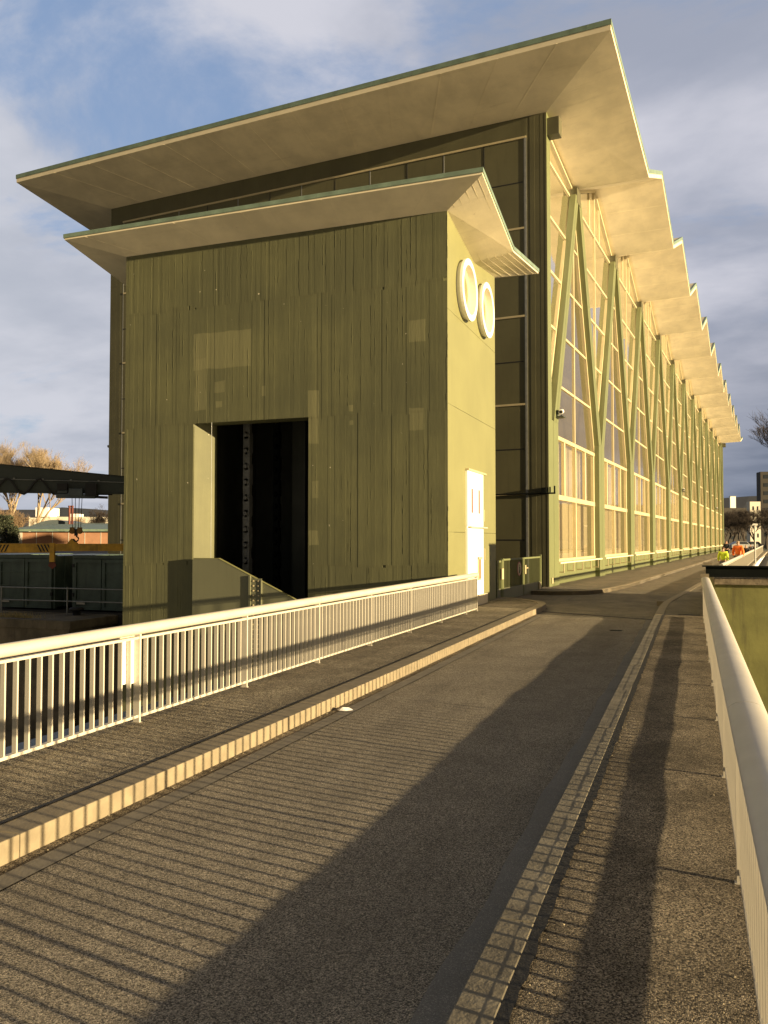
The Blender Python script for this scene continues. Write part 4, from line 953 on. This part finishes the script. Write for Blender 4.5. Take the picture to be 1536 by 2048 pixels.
# ------------------------------------------------------------------ far right
def hill(name, px0, px1, D, zf, n=60):
    m = MB()
    for i in range(n + 1):
        px = px0 + (px1 - px0) * i / n; z = zf(px) + 9 * noise.noise(Vector((px * .02, 1, 0))); a = Lw(px, D, -5); b = Lw(px, D + 700, z); c = Lw(px, D + 1800, z * .6); m.v += [a, b, c]
    for i in range(n): a = 3 * i; m.f += [(a, a + 3, a + 4, a + 1), (a + 1, a + 4, a + 5, a + 2)]
    return struct(m.build(name, 'hill'))
hill('hills', -700, 2600, 2900, lambda px: (185 if px > 900 else 128) + 12 * math.sin(px * .013))
tw = thing('apartment_tower', 'grey high rise apartment tower behind the bare tree at the right edge', 'building', Lw(1522, 300, 0), AZ - .15)
m = MB(); m.box(0, 22, 0, 5, 0, 26.5); m.build('wall', 'tower_grey', tw); m = MB()
wn = []
for j in range(8):
    for i in range(6): wn.append((1.0 + i * 3.4, 3.0 + j * 3.0))
for (x, z) in wn: q = MB(); q.box(x, x + 2.1, -.06, .1, z, z + 1.35); q.build('window', 'win', tw)
wb = thing('pale_apartment_block', 'pale apartment block catching the sun, left of the grey tower', 'building', Lw(1500, 265, 0), AZ); m = MB(); m.box(0, 3.4, 0, 2.5, 0, 14); m.build('wall', 'pale', wb)
m = MB()
for j in range(4): m.box(.8, 1.3, -.05, .1, 2.5 + j * 2.9, 3.8 + j * 2.9); m.box(2.2, 2.7, -.05, .1, 2.5 + j * 2.9, 3.8 + j * 2.9)
m.build('window', 'win', wb)
wc = thing('white_block', 'small bright white building on the hillside right of the hall', 'building', Lw(1461, 500, 0), AZ); m = MB(); m.box(0, 3.3, 0, 1.5, 0, 28); m.build('wall', 'white_bright', wc); m = MB(); m.box(-.2, 3.5, -.2, 1.7, 28, 28.3); m.build('roof', 'grey', wc)
hl = thing('housing_block', 'low dark housing block behind the parked cars', 'building', Lw(1440, 330, 0), AZ); m = MB(); m.box(0, 16, 0, 9, 0, 14.5); m.build('wall', 'tower_grey', hl)
for j in range(4):
    for i in range(5): q = MB(); q.box(1 + i * 3, 2.2 + i * 3, -.05, .1, 2 + j * 3, 3.3 + j * 3); q.build('window', 'win', hl)
GRT = 'bare trees at the far end of the road'
tc_ = bare_tree(9, 25, .85, 'bark_dark', .40, 7, .5, (3, 4), .014, lean=-.14, trunk_frac=.26); C1 = put_tree('bare_tree', 'big dark bare tree leaning in from the right edge', tc_, 'bark_dark', Lw(1556, 150, 0), 1.6, 0, GRT)
td = bare_tree(31, 17, .95, 'bark_dark', .26, 7, .5, (3, 4), .013, trunk_frac=.24); Dt = put_tree('bare_tree', 'dark bare tree above the parked cars, nearest the lamp post', td, 'bark_dark', Lw(1490, 175, 0), .85, 0, GRT)
for px, D, s, rz, lab in ((1465, 190, .9, 1.2, 'dark bare tree behind the walker in orange'), (1444, 200, .85, 2.6, 'dark bare tree beside the far end of the hall'), (1478, 215, 1.0, 3.9, 'bare tree further back under the small white building'), (1512, 165, .85, 5.1, 'bare tree in front of the pale apartment block'), (1532, 150, .8, .6, 'bare tree at the foot of the grey tower'), (1455, 230, 1.05, 2.0, 'rearmost bare tree under the hill')):
    put_tree('bare_tree', lab, None, None, Lw(px, D, 0), s, rz, GRT, Dt)
# lamp post
lp = thing('lamp_post', 'slim pale lamp post standing beyond the far railing', 'street lamp', Lw(1509, 60, -.5)); m = MB(); m.tube([(0, 0, 0), (0, 0, 3.3)], [.06, .045], 8); m.build('pole', 'grey', lp)
m = MB(); m.prism_y([(-.18, 3.28), (.22, 3.28), (.18, 3.40), (-.1, 3.42)], -.09, .09); m.build('lamp_head', 'white_bright', lp)
# parked cars
def car(loc, rz, label, mat):
    t = thing('parked_car', label, 'car', loc, rz, 'cars parked beyond the hall'); m = MB()
    m.prism_y([(-2.1, .25), (2.1, .25), (2.12, .62), (1.95, .80), (1.15, .88), (.62, 1.38), (-1.0, 1.42), (-1.75, .95), (-2.1, .85)], -.85, .85); b = m.build('body', mat, t, bevel=.06)
    m = MB(); m.prism_y([(1.02, .92), (.58, 1.32), (-.95, 1.35), (-1.5, .95)], -.862, .862); m.build('side_window', 'win', t)
    for x in (-1.35, 1.35):
        for y in (-.82, .82): m = MB(); m.tube([(x, y - .1, .31), (x, y + .1, .31)], .31, 14); m.build('wheel', 'black', t)
car(Lw(1436, 150, .06), AZ + .1, 'dark car parked nearest the hall corner', 'cloth_dark'); car(Lw(1482, 146, .06), AZ, 'pale car parked behind the walker in orange', 'grey'); car(Lw(1506, 152, .06), AZ - .1, 'pale grey car parked behind the lamp post', 'grey')  # grey body of the pale car stands in for shade falling there

# ------------------------------------------------------------------ people
def skin_obj(name, verts, edges, mat, parent, sub=2, root=0):
    me = bpy.data.meshes.new(name); me.from_pydata([v[0] for v in verts], edges, []); me.materials.append(M[mat]); o = bpy.data.objects.new(name, me); scene.collection.objects.link(o)
    o.parent = parent
    bm = bmesh.new(); bm.from_mesh(me); bm.verts.ensure_lookup_table(); ly = bm.verts.layers.skin.verify()
    for i, v in enumerate(verts): bm.verts[i][ly].radius = (v[1], v[2] if len(v) > 2 else v[1]); bm.verts[i][ly].use_root = (i == root)
    bm.to_mesh(me); bm.free()
    md = o.modifiers.new('skin', 'SKIN'); md.use_smooth_shade = True; sb_ = o.modifiers.new('sub', 'SUBSURF'); sb_.levels = sub; sb_.render_levels = sub
    return o
def person(label, loc, rz, H, top, legs, hair, sway=.0, stride=.18, arm=.12, cap=False):
    t = thing('person', label, 'person', loc, rz); s = H / 1.75
    def V(x, y, z, r, r2=None): return ((x * s, y * s, z * s), r * s, (r2 or r) * s)
    # facing +y
    v = [V(0, 0, .93, .15, .11), V(0, 0, 1.12, .135, .10), V(0, .01, 1.32, .165, .11), V(0, .0, 1.45, .11, .08), V(0, .01, 1.52, .052), V(0, .02, 1.60, .075, .085), V(0, .02, 1.69, .07, .085),
         V(-.17, 0, 1.42, .06), V(-.25, -.03 + arm, 1.16, .042), V(-.25, .10 + arm, .94, .033), V(-.245, .13 + arm, .86, .03, .018), V(.17, 0, 1.42, .06), V(.25, -.05 - arm, 1.16, .042), V(.25, -.02 - arm, .92, .033), V(.245, 0 - arm, .84, .03, .018),
         V(-.09, 0, .86, .095), V(-.10, stride, .50, .062), V(-.10, stride * .6, .09, .042), V(-.10, stride * .6 + .13, .035, .04, .03), V(.09, 0, .86, .095), V(.10, -stride * .4, .50, .062), V(.10, -stride * 1.8, .14, .042), V(.10, -stride * 1.8 + .1, .04, .04, .03)]
    e_ = [(0, 1), (1, 2), (2, 3), (3, 4), (4, 5), (5, 6), (3, 7), (7, 8), (8, 9), (9, 10), (3, 11), (11, 12), (12, 13), (13, 14), (0, 15), (15, 16), (16, 17), (17, 18), (0, 19), (19, 20), (20, 21), (21, 22)]
    skin_obj('body', v, e_, 'skin', t)
    def infl(idx, k): return [(v[i][0], v[i][1] + k * s, v[i][2] + k * s) for i in idx]
    ji = [0, 1, 2, 3, 7, 8, 9, 11, 12, 13]; mp = {a: i for i, a in enumerate(ji)}
    skin_obj('jacket', infl(ji, .028), [(mp[a], mp[b]) for a, b in e_ if a in mp and b in mp], top, t)
    ti = [0, 15, 16, 17, 19, 20, 21]; mp2 = {a: i for i, a in enumerate(ti)}
    skin_obj('trousers', infl(ti, .020), [(mp2[a], mp2[b]) for a, b in e_ if a in mp2 and b in mp2], legs, t)
    hv = [((0, -.035 * s, 1.60 * s), .092 * s, .085 * s), ((0, -.01 * s, 1.73 * s), .088 * s, .095 * s)]
    skin_obj('hair', hv, [(0, 1)], hair, t)
    for sx, a in ((-.10, stride * .6), (.10, -stride * 1.8)):
        m = MB(); m.box(sx * s - .05 * s, sx * s + .05 * s, (a - .06) * s, (a + .2) * s, 0, .09 * s); m.build('shoe', 'cloth_dark', t, bevel=.02)
    # face
    m = MB()
    for ex in (-.03, .03): m.box((ex - .01) * s, (ex + .01) * s, .098 * s, .107 * s, 1.635 * s, 1.65 * s)
    m.build('eyes', 'black', t); m = MB(); m.prism_x([(.095 * s, 1.64 * s), (.125 * s, 1.60 * s), (.09 * s, 1.595 * s)], -.012 * s, .012 * s); m.build('nose', 'skin', t)
    return t
def at(px, D, z=.0): return Lw(px, D, z)
person('person in a fluorescent yellow jacket and dark trousers walking away on the road', at(1445, 38), -R(4), 1.42, 'hivis', 'cloth_dark', 'hair')
person('person in an orange jacket and dark trousers walking away beside the far railing', at(1475, 43), -R(5), 1.70, 'orange', 'cloth_dark', 'hair_pale', stride=.14)
person('person in dark clothes coming closer behind the person in orange', at(1491, 57), R(176), 1.40, 'cloth_dark', 'cloth_dark', 'hair_pale')
person('distant person in grey at the end of the road, left of a pair', at(1500, 80), R(170), 1.30, 'cloth_grey', 'cloth_dark', 'hair')
person('distant person in dark clothes farthest right at the road end', at(1507.5, 82), R(190), 1.30, 'cloth_dark', 'cloth_grey', 'hair')
person('person in black standing against the far corner of the hall', at(1452, 74), R(178), 1.66, 'cloth_dark', 'cloth_dark', 'hair', stride=.05)
